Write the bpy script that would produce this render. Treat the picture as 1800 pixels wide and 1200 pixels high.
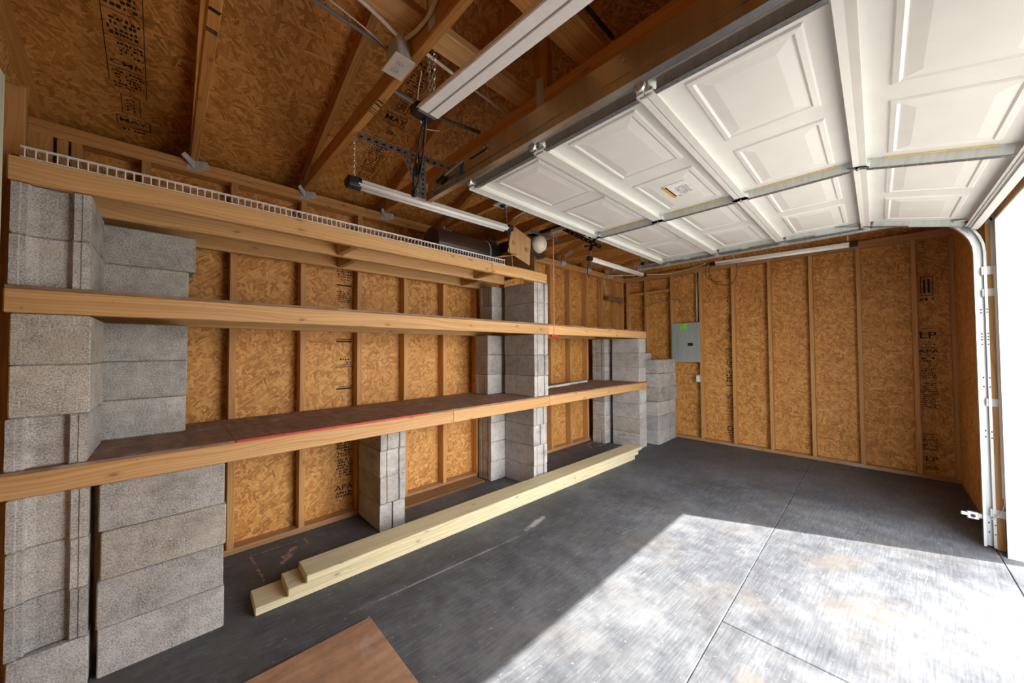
import bpy, bmesh, math, random
from mathutils import Vector, Matrix
random.seed(7)
for o in list(bpy.data.objects): bpy.data.objects.remove(o)
SC = bpy.context.scene; COL = SC.collection
R = math.radians

# ---------------------------------------------------------------- camera
YAW, PITCH, ROLL, CAMH, FPX = 0.8004, 0.0243, -0.0056, 1.309, 622.47
cd = bpy.data.cameras.new('camera'); cam = bpy.data.objects.new('camera', cd); COL.objects.link(cam)
cd.sensor_width = 36.0; cd.lens = FPX/1800*36.0; cd.clip_start = 0.02
fw = Vector((math.cos(YAW)*math.cos(PITCH), math.sin(YAW)*math.cos(PITCH), math.sin(PITCH)))
rt = Vector((math.sin(YAW), -math.cos(YAW), 0)); up = rt.cross(fw)
c_, s_ = math.cos(ROLL), math.sin(ROLL)
rt, up = rt*c_ + up*s_, up*c_ - rt*s_
cam.matrix_world = Matrix(((rt.x, up.x, -fw.x, 0), (rt.y, up.y, -fw.y, 0), (rt.z, up.z, -fw.z, CAMH), (0, 0, 0, 1)))
SC.camera = cam

# ---------------------------------------------------------------- light
SUN_AZ = Vector((-0.398, 0.917, 0)); SUN_EL = R(46.6)
SUN_STRENGTH, SKY_STRENGTH, EXPOSURE = 8.2, 2.6, 1.22
w = bpy.data.worlds.new('sky'); SC.world = w; w.use_nodes = True
nt = w.node_tree; bg = nt.nodes['Background']
sky = nt.nodes.new('ShaderNodeTexSky'); sky.sky_type = 'NISHITA'; sky.sun_disc = False
sky.sun_elevation = SUN_EL; sky.sun_rotation = math.atan2(-SUN_AZ.x, -SUN_AZ.y)
sky.air_density = 1.0; sky.dust_density = 3.0; sky.ozone_density = 1.0
hz = nt.nodes.new('ShaderNodeMixRGB'); hz.inputs[0].default_value = 0.62; hz.inputs[2].default_value = (11.5, 11.3, 11.0, 1)
nt.links.new(sky.outputs[0], hz.inputs[1]); nt.links.new(hz.outputs[0], bg.inputs[0]); bg.inputs[1].default_value = SKY_STRENGTH*0.16
sl = bpy.data.lights.new('sun_offscreen', 'SUN'); sl.energy = SUN_STRENGTH; sl.angle = R(0.6); sl.color = (1, 0.95, 0.87)
so = bpy.data.objects.new('sun_offscreen', sl); COL.objects.link(so)
sd = SUN_AZ.normalized()*math.cos(SUN_EL) + Vector((0, 0, -math.sin(SUN_EL)))
so.rotation_euler = sd.to_track_quat('-Z', 'Y').to_euler(); so.location = (6, -6, 6)
vs = SC.view_settings; vs.view_transform = 'Standard'; vs.look = 'None'; vs.gamma = 1; vs.exposure = EXPOSURE
vs.use_curve_mapping = False

# ---------------------------------------------------------------- materials
MATS = {}
class NG:
    def __init__(s, name):
        s.m = bpy.data.materials.new(name); s.m.use_nodes = True; s.t = s.m.node_tree
        s.b = s.t.nodes['Principled BSDF']; MATS[name] = s.m
    def n(s, typ, **kw):
        nd = s.t.nodes.new('ShaderNode'+typ)
        for k, v in kw.items(): setattr(nd, k, v)
        return nd
    def l(s, a, b): s.t.links.new(a, b)
    def val(s, sock, v):
        if isinstance(v, (int, float, tuple)): sock.default_value = v
        else: s.l(v, sock)
    def uv(s, rnd=True):
        u = s.n('UVMap').outputs[0]
        if not rnd: return u
        oi = s.n('ObjectInfo').outputs['Random']
        a = s.math('MULTIPLY', oi, 37.0); c = s.n('CombineXYZ'); s.l(a, c.inputs[0]); s.l(s.math('MULTIPLY', oi, 91.0), c.inputs[1])
        v = s.n('VectorMath', operation='ADD'); s.l(u, v.inputs[0]); s.l(c.outputs[0], v.inputs[1]); return v.outputs[0]
    def rand(s): return s.n('ObjectInfo').outputs['Random']
    def math(s, op, a, b=0.0, clamp=False):
        m = s.n('Math', operation=op, use_clamp=clamp); s.val(m.inputs[0], a); s.val(m.inputs[1], b); return m.outputs[0]
    def map(s, v, scale=(1, 1, 1), rot=0.0, loc=(0, 0, 0)):
        if rot:
            r0 = s.n('Mapping'); s.l(v, r0.inputs[0]); r0.inputs['Rotation'].default_value = (0, 0, rot); v = r0.outputs[0]
        m = s.n('Mapping'); s.l(v, m.inputs[0]); m.inputs['Scale'].default_value = scale
        m.inputs['Location'].default_value = loc; return m.outputs[0]
    def noise(s, v, scale, detail=3.0, rough=0.6, dist=0.0):
        m = s.n('TexNoise', noise_dimensions='2D'); s.l(v, m.inputs['Vector']); m.inputs['Scale'].default_value = scale
        m.inputs['Detail'].default_value = detail; m.inputs['Roughness'].default_value = rough; m.inputs['Distortion'].default_value = dist; return m.outputs[0]
    def vor(s, v, scale, out='Color', feature='F1', rnd=1.0, metric='EUCLIDEAN', two=False):
        m = s.n('TexVoronoi', feature=feature, voronoi_dimensions='2D', distance=metric); s.l(v, m.inputs['Vector']); m.inputs['Scale'].default_value = scale
        m.inputs['Randomness'].default_value = rnd; return (m.outputs['Color'], m.outputs['Distance']) if two else m.outputs[out]
    def ramp(s, f, stops, interp='LINEAR'):
        r = s.n('ValToRGB'); s.l(f, r.inputs[0]); r.color_ramp.interpolation = interp; el = r.color_ramp.elements
        while len(el) < len(stops): el.new(0.5)
        for e, (p, c) in zip(el, stops):
            e.position = p; e.color = (c, c, c, 1) if isinstance(c, (int, float)) else (*c, 1)
        return r.outputs[0]
    def mix(s, f, a, b, mode='MIX'):
        m = s.n('MixRGB', blend_type=mode); s.val(m.inputs[0], f)
        for i, x in ((1, a), (2, b)):
            if isinstance(x, tuple): m.inputs[i].default_value = (*x, 1)
            else: s.l(x, m.inputs[i])
        return m.outputs[0]
    def sep(s, c): return s.n('SeparateColor'), c
    def bump(s, h, strength=0.3, dist=0.002):
        b = s.n('Bump'); b.inputs['Strength'].default_value = strength; b.inputs['Distance'].default_value = dist
        s.l(h, b.inputs['Height']); s.l(b.outputs[0], s.b.inputs['Normal'])
    def out(s, col, rough=0.7, metal=0.0, spec=None):
        s.val(s.b.inputs['Base Color'], (*col, 1) if isinstance(col, tuple) else col)
        s.val(s.b.inputs['Roughness'], rough); s.b.inputs['Metallic'].default_value = metal
        if spec is not None: s.b.inputs['Specular IOR Level'].default_value = spec
        return s.m

def osb(name, tint=1.0, warm=(1, 1, 1)):
    g = NG(name); uv = g.uv()
    d = g.n('CombineXYZ'); g.l(g.noise(uv, 9.0, 1), d.inputs[0]); g.l(g.noise(g.map(uv, loc=(5, 9, 0)), 9.0, 1), d.inputs[1])
    sc = g.n('VectorMath', operation='SCALE'); g.l(d.outputs[0], sc.inputs[0]); sc.inputs['Scale'].default_value = 0.03
    ad = g.n('VectorMath', operation='ADD'); g.l(uv, ad.inputs[0]); g.l(sc.outputs[0], ad.inputs[1]); P = ad.outputs[0]
    val = None
    LAY = ((20, 9, 40, 0), (110, 9, 38, .38), (68, 8, 36, .36), (-28, 9, 42, .36), (150, 8, 34, .34), (42, 10, 50, .34), (88, 7, 30, .33), (5, 9, 40, .32), (128, 12, 64, .33))
    for i, (ang, L, W, rad_) in enumerate(LAY):
        q = g.map(P, (L, W, 1), R(ang), (i*3.7, i*1.9, 0))
        c, dist = g.vor(q, 1.0, metric='CHEBYCHEV', two=True); sp = g.n('SeparateColor'); g.l(c, sp.inputs[0])
        gr = g.noise(g.map(P, (L*1.6, W*7, 1), R(ang)), 1.0, 1)
        v = g.math('ADD', g.math('MULTIPLY', sp.outputs[0], 0.80), g.math('MULTIPLY', gr, 0.42))
        if val is None: val = v
        else:
            m = g.math('MULTIPLY', g.math('LESS_THAN', dist, rad_), g.math('GREATER_THAN', sp.outputs[1], 0.42))
            mx = g.n('Mix'); g.l(m, mx.inputs[0]); g.l(val, mx.inputs[2]); g.l(v, mx.inputs[3]); val = mx.outputs[0]
    fine = g.noise(uv, 160.0, 3, 0.7)
    val = g.math('ADD', g.math('MULTIPLY', g.math('SUBTRACT', val, .58), .62), g.math('ADD', g.math('MULTIPLY', fine, 0.45), 0.32))
    big = g.noise(uv, 2.2, 2); val = g.math('ADD', val, g.math('MULTIPLY', g.math('SUBTRACT', big, 0.5), 0.28))
    t = [tint*x for x in warm]
    def k(c): return tuple(a*b for a, b in zip(c, t))
    col = g.ramp(val, [(0.10, k((.16, .060, .013))), (0.33, k((.42, .185, .042))), (0.55, k((.60, .30, .080))), (0.75, k((.72, .40, .135))), (0.98, k((.86, .56, .26)))])
    speck = g.ramp(g.noise(g.map(uv, (1, 2.3, 1), .6), 55.0, 2, .5), [(0.70, 0.0), (0.76, 1.0)])
    col = g.mix(g.math('MULTIPLY', speck, .6), col, k((.12, .05, .02)))
    g.bump(val, 0.35, 0.003); return g.out(col, 0.62)

def lumber(name, light, dark, knots=1.0, rough=0.62, ring=1.0, stain=None, var=0.25):
    g = NG(name); uv = g.uv()
    wob = g.noise(g.map(uv, (0.9, 5, 1)), 1.0, 2)
    st = g.n('SeparateXYZ'); g.l(uv, st.inputs[0])
    y2 = g.math('ADD', g.math('MULTIPLY', st.outputs[1], 1.0), g.math('MULTIPLY', wob, 0.10))
    cm = g.n('CombineXYZ'); g.l(g.math('MULTIPLY', st.outputs[0], 0.5), cm.inputs[0]); g.l(y2, cm.inputs[1])
    grain = g.noise(g.map(cm.outputs[0], (1.2, 42, 1)), 1.0, 4, 0.65)
    fib = g.noise(g.map(uv, (6, 420, 1)), 1.0, 2)
    ringv = g.math('FRACT', g.math('MULTIPLY', y2, 62.0*ring)); ringv = g.math('POWER', ringv, 3.0)
    v = g.math('ADD', g.math('MULTIPLY', grain, 0.8), g.math('ADD', g.math('MULTIPLY', fib, 0.22), g.math('MULTIPLY', ringv, -0.27)))
    col = g.ramp(v, [(0.18, dark), (0.46, tuple(a*.55+b*.45 for a, b in zip(light, dark))), (0.66, light)])
    # knots: sparse rings
    kc, kd = g.vor(g.map(uv, (6.0, 13.0, 1)), 1.0, two=True); spk = g.n('SeparateColor'); g.l(kc, spk.inputs[0])
    keep = g.math('GREATER_THAN', spk.outputs[0], 1.0-0.24*knots)
    kn = g.ramp(kd, [(0.03, 1.0), (0.075, 0.8), (0.10, 0.3), (0.24, 0.0)])
    kn = g.math('MULTIPLY', kn, keep)
    col = g.mix(g.math('MULTIPLY', kn, 0.8), col, tuple(a*0.28 for a in dark))
    nails = g.ramp(g.vor(g.map(uv, (5, 13, 1), loc=(.3, .7, 0)), 1.0, 'Distance'), [(0.015, 1.0), (0.022, 0.0)])
    col = g.mix(g.math('MULTIPLY', nails, .7), col, (.03, .02, .015))
    big = g.noise(uv, 3.0, 3); col = g.mix(g.math('MULTIPLY', big, .5), col, tuple(.5*a+.5*b for a, b in zip(light, dark)))
    if stain: col = g.mix(g.ramp(g.noise(g.map(uv, (1.6, 6, 1), loc=(3, 1, 0)), 1.0, 4), [(0.55, 0.0), (0.72, 0.7)]), col, stain)
    br = g.math('ADD', g.math('MULTIPLY', g.rand(), var), 1.0-var*0.55)
    hsv = g.n('HueSaturation'); g.l(col, hsv.inputs['Color']); g.l(br, hsv.inputs['Value'])
    g.bump(v, 0.15, 0.0015); return g.out(hsv.outputs[0], rough)

def concrete_block(name, base, dust=0.0):
    g = NG(name); uv = g.uv()
    sp = g.noise(uv, 170.0, 3, 0.8); mid = g.noise(uv, 24.0, 4, 0.6); big = g.noise(uv, 5.0, 3)
    v = g.math('ADD', g.math('MULTIPLY', sp, 0.9), g.math('ADD', g.math('MULTIPLY', mid, 0.22), g.math('MULTIPLY', big, 0.25)))
    lo = tuple(x*.36 for x in base); hi = tuple(min(1, x*1.6) for x in base)
    col = g.ramp(v, [(0.46, lo), (0.66, base), (0.86, hi)])
    st = g.ramp(g.noise(g.map(uv, (1, 1.6, 1)), 6.0, 4, .6), [(0.56, 0.0), (0.74, 1.0)])
    col = g.mix(g.math('MULTIPLY', st, 0.35+dust), col, (base[0]*1.05, base[1]*.9, base[2]*.68))
    dk = g.ramp(g.noise(g.map(uv, (.6, 2, 1), loc=(4, 4, 0)), 4.0, 3, .6), [(0.58, 0.0), (0.78, 1.0)])
    col = g.mix(g.math('MULTIPLY', dk, .45), col, lo)
    hsv = g.n('HueSaturation'); g.l(col, hsv.inputs['Color']); g.l(g.math('ADD', g.math('MULTIPLY', g.rand(), .30), .85), hsv.inputs['Value'])
    g.bump(v, 0.35, 0.003); return g.out(hsv.outputs[0], 0.95, spec=.2)

def plain(name, col, rough=0.5, metal=0.0, var=0.06, scale=40.0, spec=None, bump=0.0):
    g = NG(name); uv = g.n('TexCoord').outputs['Object']
    v = g.noise(uv, scale, 3); lo = tuple(x*(1-var*2) for x in col); hi = tuple(min(1, x*(1+var)) for x in col)
    c = g.ramp(v, [(0.3, lo), (0.7, hi)])
    if bump: g.bump(v, bump, 0.001)
    return g.out(c, rough, metal, spec)

osb('osb_wall', 1.0, (1.03, .97, .88)); osb('osb_roof', 1.0, (1.03, .92, .79))
lumber('stud_wood', (.70, .40, .155), (.44, .21, .06))
lumber('truss_wood', (.76, .39, .12), (.40, .16, .032))
lumber('rail_wood', (.80, .50, .225), (.52, .25, .075), knots=0.8)
lumber('old_wood', (.34, .19, .09), (.14, .07, .03))
lumber('treated_wood', (.80, .73, .50), (.56, .46, .25), knots=0.5, stain=(.50, .52, .38), var=.10)
lumber('plate_wood', (.62, .37, .17), (.36, .17, .06), stain=(.55, .50, .44))
concrete_block('block_grey', (.43, .415, .395)); concrete_block('block_warm', (.46, .435, .385), .10); concrete_block('block_blue', (.425, .415, .402))

def floor_mat():
    g = NG('concrete_floor'); P = g.n('NewGeometry').outputs['Position']
    brush = g.noise(g.map(P, (7, 110, 1), R(4)), 1.0, 4, .7)
    b2 = g.noise(g.map(P, (120, 8, 1), R(-5)), 1.0, 3, .7)
    mid = g.noise(P, 9.0, 5, .65); big = g.noise(P, 1.4, 4, .6)
    v = g.math('ADD', g.math('MULTIPLY', brush, .50), g.math('ADD', g.math('MULTIPLY', mid, .50), g.math('ADD', g.math('MULTIPLY', big, .55), g.math('MULTIPLY', b2, .10))))
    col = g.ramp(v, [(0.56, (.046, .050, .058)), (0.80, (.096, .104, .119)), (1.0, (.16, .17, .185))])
    brn = g.ramp(g.noise(g.map(P, (1.2, 1, 1), loc=(2.3, 7.7, 0)), 2.1, 5, .6), [(0.52, 0.0), (0.78, 0.5)])
    col = g.mix(brn, col, g.mix(g.math('MULTIPLY', mid, .9), (.075, .065, .055), (.16, .142, .122)))
    # chalky scrapes
    sc = g.ramp(g.noise(g.map(P, (1.5, 26, 1), R(9), (1, 3, 0)), 1.0, 5, .7), [(0.70, 0.0), (0.76, 1.0)])
    pt = g.ramp(g.noise(g.map(P, (1, 1, 1), loc=(8, 2, 0)), 2.6, 3), [(0.50, 0.0), (0.62, 1.0)])
    col = g.mix(g.math('MULTIPLY', g.math('MULTIPLY', sc, pt), .65), col, (.50, .49, .47))
    fl = g.ramp(g.noise(g.map(P, (1, 1.4, 1)), 34.0, 2, .5), [(0.73, 0.0), (0.77, 1.0)]); col = g.mix(g.math('MULTIPLY', fl, .35), col, (.42, .38, .34))
    # rust stains on the washed slab
    def blob(x, y, rx, ry, rot, c, f):
        nonlocal col
        m = g.n('Mapping'); m.vector_type = 'TEXTURE'; g.l(P, m.inputs[0]); m.inputs['Location'].default_value = (x, y, 0); m.inputs['Rotation'].default_value = (0, 0, R(rot)); m.inputs['Scale'].default_value = (rx, ry, 1)
        ln = g.n('VectorMath', operation='LENGTH'); g.l(m.outputs[0], ln.inputs[0])
        d = g.math('ADD', ln.outputs['Value'], g.math('MULTIPLY', g.math('SUBTRACT', g.noise(P, 14.0, 4), .5), 1.1))
        col = g.mix(g.math('MULTIPLY', g.ramp(d, [(0.45, 1.0), (1.0, 0.0)]), f), col, c)
    blob(2.95, .20, .26, .10, -35, (.155, .135, .11), .45); blob(2.52, .02, .30, .09, -62, (.155, .135, .11), .45)
    blob(1.62, .36, .13, .08, 20, (.17, .135, .10), .45)
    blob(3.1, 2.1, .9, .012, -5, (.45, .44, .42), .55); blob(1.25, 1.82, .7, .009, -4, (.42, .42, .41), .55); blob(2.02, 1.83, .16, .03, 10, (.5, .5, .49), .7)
    g.bump(v, 0.25, 0.003); return g.out(col, g.ramp(mid, [(0.3, .55), (.7, .8)]), spec=.3)
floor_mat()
def ply_mat(name, light, dark):
    g = NG(name); uv = g.uv(); a = g.noise(g.map(uv, (2.5, 18, 1)), 1.0, 5, .65); b = g.noise(uv, 9.0, 5, .7)
    v = g.math('ADD', g.math('MULTIPLY', a, .55), g.math('MULTIPLY', b, .5)); c = g.ramp(v, [(.35, dark), (.68, light)])
    s = g.ramp(g.noise(uv, 5.0, 4, .6), [(.60, 0.0), (.72, 1.0)]); c = g.mix(g.math('MULTIPLY', s, .5), c, (.45, .42, .40)); g.bump(v, .2, .002); return g.out(c, .75)
ply_mat('shelf_ply', (.36, .215, .15), (.17, .095, .062)); ply_mat('floor_ply', (.50, .30, .185), (.28, .155, .09))
plain('door_white', (.74, .74, .70), .42, 0, .02, 6); plain('trim_white', (.74, .75, .76), .45, 0, .03, 12)
plain('galvanised', (.66, .69, .71), .42, .7, .12, 30); plain('zinc_dull', (.58, .60, .60), .5, .25, .1, 60)
plain('track_steel', (.60, .58, .56), .24, .95, .06, 20)
plain('strut_steel', (.56, .60, .59), .42, .35, .06, 40)
plain('black_plastic', (.014, .014, .015), .42); plain('black_steel', (.016, .016, .018), .35, .3); plain('brown_plastic', (.045, .026, .018), .38)
plain('white_plastic', (.86, .86, .85), .35, 0, .02); plain('white_wire', (.84, .82, .80), .35, 0, .02); plain('cable_white', (.70, .66, .58), .5); plain('cable_grey', (.20, .21, .22), .5)
plain('flange_dark', (.20, .20, .205), .45, .5, .15, 80); plain('glue', (.42, .31, .23), .9, 0, .2, 120); plain('angle_steel', (.36, .37, .38), .40, .75, .15, 60); plain('red_paint', (.60, .045, .035), .55, 0, .12); plain('red_cord', (.72, .30, .20), .6); plain('red_plastic', (.75, .03, .025), .4)
plain('blue_tape', (.02, .11, .28), .6); plain('cardboard', (.52, .31, .135), .8, 0, .07, 25); plain('card_tape', (.40, .20, .07), .5)
plain('panel_grey', (.36, .41, .41), .42, 0, .03); plain('green_label', (.24, .80, .06), .6); plain('ink', (.022, .016, .012), .8); plain('ink_brown', (.055, .018, .008), .8); plain('paper', (.82, .82, .80), .7)
plain('sticker_orange', (.85, .36, .03), .5); plain('foam_glue', (.72, .52, .20), .8); plain('blue_cap', (.05, .28, .62), .4); plain('ground', (.30, .30, .25), .95, 0, .15, 3); plain('light_seal_siding', (.70, .70, .68), .6)
plain('pale_paint', (.72, .78, .66), .5); plain('asphalt', (.40, .39, .375), .95, 0, .12, 8); plain('screw', (.75, .75, .74), .3, .9)
plain('tube_white', (.86, .86, .85), .22, 0, .02); plain('lamp_cream', (.84, .76, .62), .4, 0, .03)

# ---------------------------------------------------------------- helpers
class MB:
    def __init__(s): s.v = []; s.f = []; s.uv = []
    def poly(s, pts, uvs=None):
        b = len(s.v); s.v += [tuple(p) for p in pts]; s.f.append(tuple(range(b, b+len(pts))))
        if uvs is None:
            n = (Vector(pts[1])-Vector(pts[0])).cross(Vector(pts[2])-Vector(pts[0])); a = max(range(3), key=lambda i: abs(n[i]))
            i, j = [(1, 2), (0, 2), (0, 1)][a]; uvs = [(p[i], p[j]) for p in pts]
        s.uv += list(uvs)
    def box(s, c, d, M=None, ch=0.0):
        """box with centre c, size d; UV u runs along the longest side"""
        hx, hy, hz = [x/2 for x in d]; L = max(range(3), key=lambda i: d[i])
        faces = []
        def P(x, y, z): return (x, y, z)
        if ch <= 0:
            V = [P(x, y, z) for z in (-hz, hz) for y in (-hy, hy) for x in (-hx, hx)]
            faces = [[V[i] for i in q] for q in ((0, 2, 3, 1), (4, 5, 7, 6), (0, 1, 5, 4), (2, 6, 7, 3), (0, 4, 6, 2), (1, 3, 7, 5))]
        else:
            bm = bmesh.new(); bmesh.ops.create_cube(bm, size=1.0)
            for v in bm.verts: v.co = Vector((v.co.x*d[0], v.co.y*d[1], v.co.z*d[2]))
            bmesh.ops.bevel(bm, geom=bm.edges[:], offset=ch, segments=1, affect='EDGES')
            faces = [[tuple(v.co) for v in f.verts] for f in bm.faces]; bm.free()
        for fc in faces:
            n = (Vector(fc[1])-Vector(fc[0])).cross(Vector(fc[2])-Vector(fc[0])); a = max(range(3), key=lambda i: abs(n[i]))
            ij = [i for i in range(3) if i != a]
            if L in ij: ij = [L]+[i for i in ij if i != L]
            off = a*0.37
            uvs = [(p[ij[0]]+off, p[ij[1]]+off) for p in fc]
            pts = [Vector(p)+Vector(c) for p in fc]
            if M is not None: pts = [M @ p for p in pts]
            s.poly(pts, uvs)
        return s
    def tube(s, pts, r, n=8, cap=True):
        pts = [Vector(p) for p in pts]; rings = []; acc = 0.0; prev = None
        for i, p in enumerate(pts):
            t = (pts[min(i+1, len(pts)-1)]-pts[max(i-1, 0)]).normalized()
            if prev is None: a = t.orthogonal().normalized()
            else: a = (prev - t*prev.dot(t)).normalized()
            prev = a; b = t.cross(a); rr = r[i] if isinstance(r, (list, tuple)) else r
            rings.append([p+(a*math.cos(2*math.pi*k/n)+b*math.sin(2*math.pi*k/n))*rr for k in range(n)])
        for i in range(len(pts)-1):
            ln = (pts[i+1]-pts[i]).length; pr = 2*math.pi*(r[i] if isinstance(r, (list, tuple)) else r)/n
            for k in range(n):
                q = (k+1) % n
                s.poly([rings[i][k], rings[i][q], rings[i+1][q], rings[i+1][k]], [(acc, k*pr), (acc, (k+1)*pr), (acc+ln, (k+1)*pr), (acc+ln, k*pr)])
            acc += ln
        if cap: s.poly(rings[0][::-1]); s.poly(rings[-1])
        return s
    def prism(s, poly, axis, a, b):
        """extrude 2D polygon (in the plane without axis) from a to b"""
        def P(q, t): return {'x': (t, q[0], q[1]), 'y': (q[0], t, q[1]), 'z': (q[0], q[1], t)}[axis]
        n = len(poly); A = [P(q, a) for q in poly]; B = [P(q, b) for q in poly]
        s.poly(A[::-1]); s.poly(B)
        for i in range(n):
            j = (i+1) % n; L = (Vector(poly[j])-Vector(poly[i])).length
            s.poly([A[i], A[j], B[j], B[i]], [(0, 0), (L, 0), (L, abs(b-a)), (0, abs(b-a))])
        return s
    def mesh(s, name, mat, smooth=False):
        me = bpy.data.meshes.new(name); me.from_pydata(s.v, [], s.f); ul = me.uv_layers.new(name='UVMap')
        for i, u in enumerate(s.uv): ul.data[i].uv = u
        bm = bmesh.new(); bm.from_mesh(me); bmesh.ops.remove_doubles(bm, verts=bm.verts, dist=1e-6); bmesh.ops.recalc_face_normals(bm, faces=bm.faces); bm.to_mesh(me); bm.free()
        if smooth:
            for p in me.polygons: p.use_smooth = True
        me.materials.append(MATS[mat]); return me
    def build(s, name, mat, parent=None, smooth=False, **kw):
        return link(name, s.mesh(name, mat, smooth), parent, **kw)

def link(name, data, parent=None, loc=(0, 0, 0), rot=(0, 0, 0), label=None, cat=None, group=None, kind=None):
    o = bpy.data.objects.new(name, data); COL.objects.link(o); o.parent = parent; o.location = loc; o.rotation_euler = rot
    if label: o['label'] = label
    if cat: o['category'] = cat
    if group: o['group'] = group
    if kind: o['kind'] = kind
    return o
def thing(name, loc, label, cat, group=None): return link(name, None, None, loc, label=label, cat=cat, group=group)
def structure(name, loc=(0, 0, 0)): return link(name, None, None, loc, kind='structure')
BOXES = {}
def board(name, lo, hi, mat, parent=None, ch=0.003, rot=(0, 0, 0), **kw):
    """chamfered board between two world corners; meshes are shared between boards of one size"""
    d = tuple(round(abs(b-a), 4) for a, b in zip(lo, hi)); c = Vector([(a+b)/2 for a, b in zip(lo, hi)])
    key = (d, mat, ch)
    if key not in BOXES: BOXES[key] = MB().box((0, 0, 0), d, ch=min(ch, min(d)*.3)).mesh(name, mat)
    if parent: c = c - parent_loc(parent)
    return link(name, BOXES[key], parent, c, rot, **kw)
def parent_loc(p):
    v = Vector((0, 0, 0))
    while p: v += p.location; p = p.parent
    return v

def text_geo(body, size):
    cu = bpy.data.curves.new('t', 'FONT'); cu.body = body; cu.size = size; cu.align_x = 'CENTER'; cu.align_y = 'CENTER'; cu.offset = size*.008
    o = bpy.data.objects.new('t', cu); COL.objects.link(o); dg = bpy.context.evaluated_depsgraph_get()
    me = bpy.data.meshes.new_from_object(o.evaluated_get(dg)); vs_ = [tuple(v.co) for v in me.vertices]; fs = [tuple(p.vertices) for p in me.polygons]
    bpy.data.objects.remove(o); bpy.data.curves.remove(cu); bpy.data.meshes.remove(me); return vs_, fs
def stamp(name, parent, items, org, U, V, mat, off=0.0012):
    """flat ink print: items in stamp coordinates (metres), org/U/V place them on a surface"""
    U, V, org = Vector(U).normalized(), Vector(V).normalized(), Vector(org); N = U.cross(V); m = MB(); rs = random.Random(len(items)*7+int(org.x*100))
    def pt(x, y): return org+U*x+V*y+N*off
    def rect(x, y, w_, h_): m.poly([pt(x, y), pt(x+w_, y), pt(x+w_, y+h_), pt(x, y+h_)])
    for it in items:
        k = it[0]
        if k == 't':
            vs_, fs = text_geo(it[4], it[3]); sx = it[5] if len(it) > 5 else 1.0
            for f in fs: m.poly([pt(it[1]+vs_[i][0]*sx, it[2]+vs_[i][1]) for i in f])
        elif k == 'v':   # lettering turned a quarter
            vs_, fs = text_geo(it[4], it[3])
            for f in fs: m.poly([pt(it[1]-vs_[i][1], it[2]+vs_[i][0]) for i in f])
        elif k == 'r': rect(*it[1:])
        elif k == 'o':
            _, x, y, w_, h_, t = it; rect(x, y, w_, t); rect(x, y+h_-t, w_, t); rect(x, y, t, h_); rect(x+w_-t, y, t, h_)
        elif k == 'g':   # rows of print too worn to read
            _, x, y, w_, h_, rows = it; rh = h_/rows
            for r in range(rows):
                cx = x + rs.uniform(0, w_*.12)
                while cx < x+w_*rs.uniform(.85, 1.0):
                    ww = rs.uniform(.25, .9)*rh*.7; 
                    if rs.random() < .78: rect(cx, y+r*rh+rh*rs.uniform(.05, .2), min(ww, x+w_-cx), rh*rs.uniform(.42, .72))
                    cx += ww + rh*rs.uniform(.1, .35)
    return m.build(name, mat, parent)

# ---------------------------------------------------------------- dimensions (metres)
XD, XB, YA, YC = -0.43, 5.474, 2.921, -0.55          # stud faces of the four walls
SH = 0.089                                            # stud depth
PZ0, PZ1, PZ2 = 2.415, 2.453, 2.491
yR, SL = 1.185, 0.333
def zb(y): return 2.98 - SL*(abs(y-yR)+yR-1.61)        # underside of rafters
def zd(y): return zb(y) + 0.094                       # underside of roof deck

# ---------------------------------------------------------------- floor and ground
fl = structure('floor')
def slab(x0, x1, y0, y1, g=.0015):
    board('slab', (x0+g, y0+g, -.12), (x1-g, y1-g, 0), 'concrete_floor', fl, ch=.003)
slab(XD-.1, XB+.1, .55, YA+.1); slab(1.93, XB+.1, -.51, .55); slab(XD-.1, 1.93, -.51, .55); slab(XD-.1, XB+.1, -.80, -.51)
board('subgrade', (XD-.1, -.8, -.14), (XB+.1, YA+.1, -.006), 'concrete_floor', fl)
def residue(pts, wdt, name='glue_residue'):
    rs = random.Random(3); m = MB()
    for (x0, y0), (x1, y1) in zip(pts, pts[1:]):
        n_ = max(2, int(math.hypot(x1-x0, y1-y0)/.012))
        for i in range(n_):
            if rs.random() < .15: continue
            t = (i+rs.random()*.5)/n_; r = wdt*rs.uniform(.35, 1.0); cx, cy = x0+(x1-x0)*t+rs.uniform(-.3, .3)*wdt, y0+(y1-y0)*t+rs.uniform(-.3, .3)*wdt; a0 = rs.random()*6
            m.poly([(cx+r*rs.uniform(.5, 1.2)*math.cos(a0+k*1.047), cy+r*rs.uniform(.5, 1.2)*math.sin(a0+k*1.047), .0006+.0001*(i % 7)) for k in range(6)])
    return m.build(name, 'glue', fl, kind='stuff')
residue([(.70, 2.73), (.70, 2.81), (.50, 2.82), (.39, 2.82), (.40, 2.71), (.405, 2.585), (.411, 2.454)], .010)
residue([(.52, 2.58), (.56, 2.63), (.60, 2.66), (.55, 2.66), (.63, 2.74)], .022)
residue([(4.05, 2.66), (4.17, 2.80), (4.30, 2.84), (4.32, 2.64), (4.12, 2.70)], .020)
dv = structure('floor_driveway')
board('apron', (.2, -9, -.16), (5.0, -.806, -.02), 'asphalt', dv)
board('lawn', (-14, -30, -.24), (22, 14, -.13), 'ground', dv)

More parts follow.
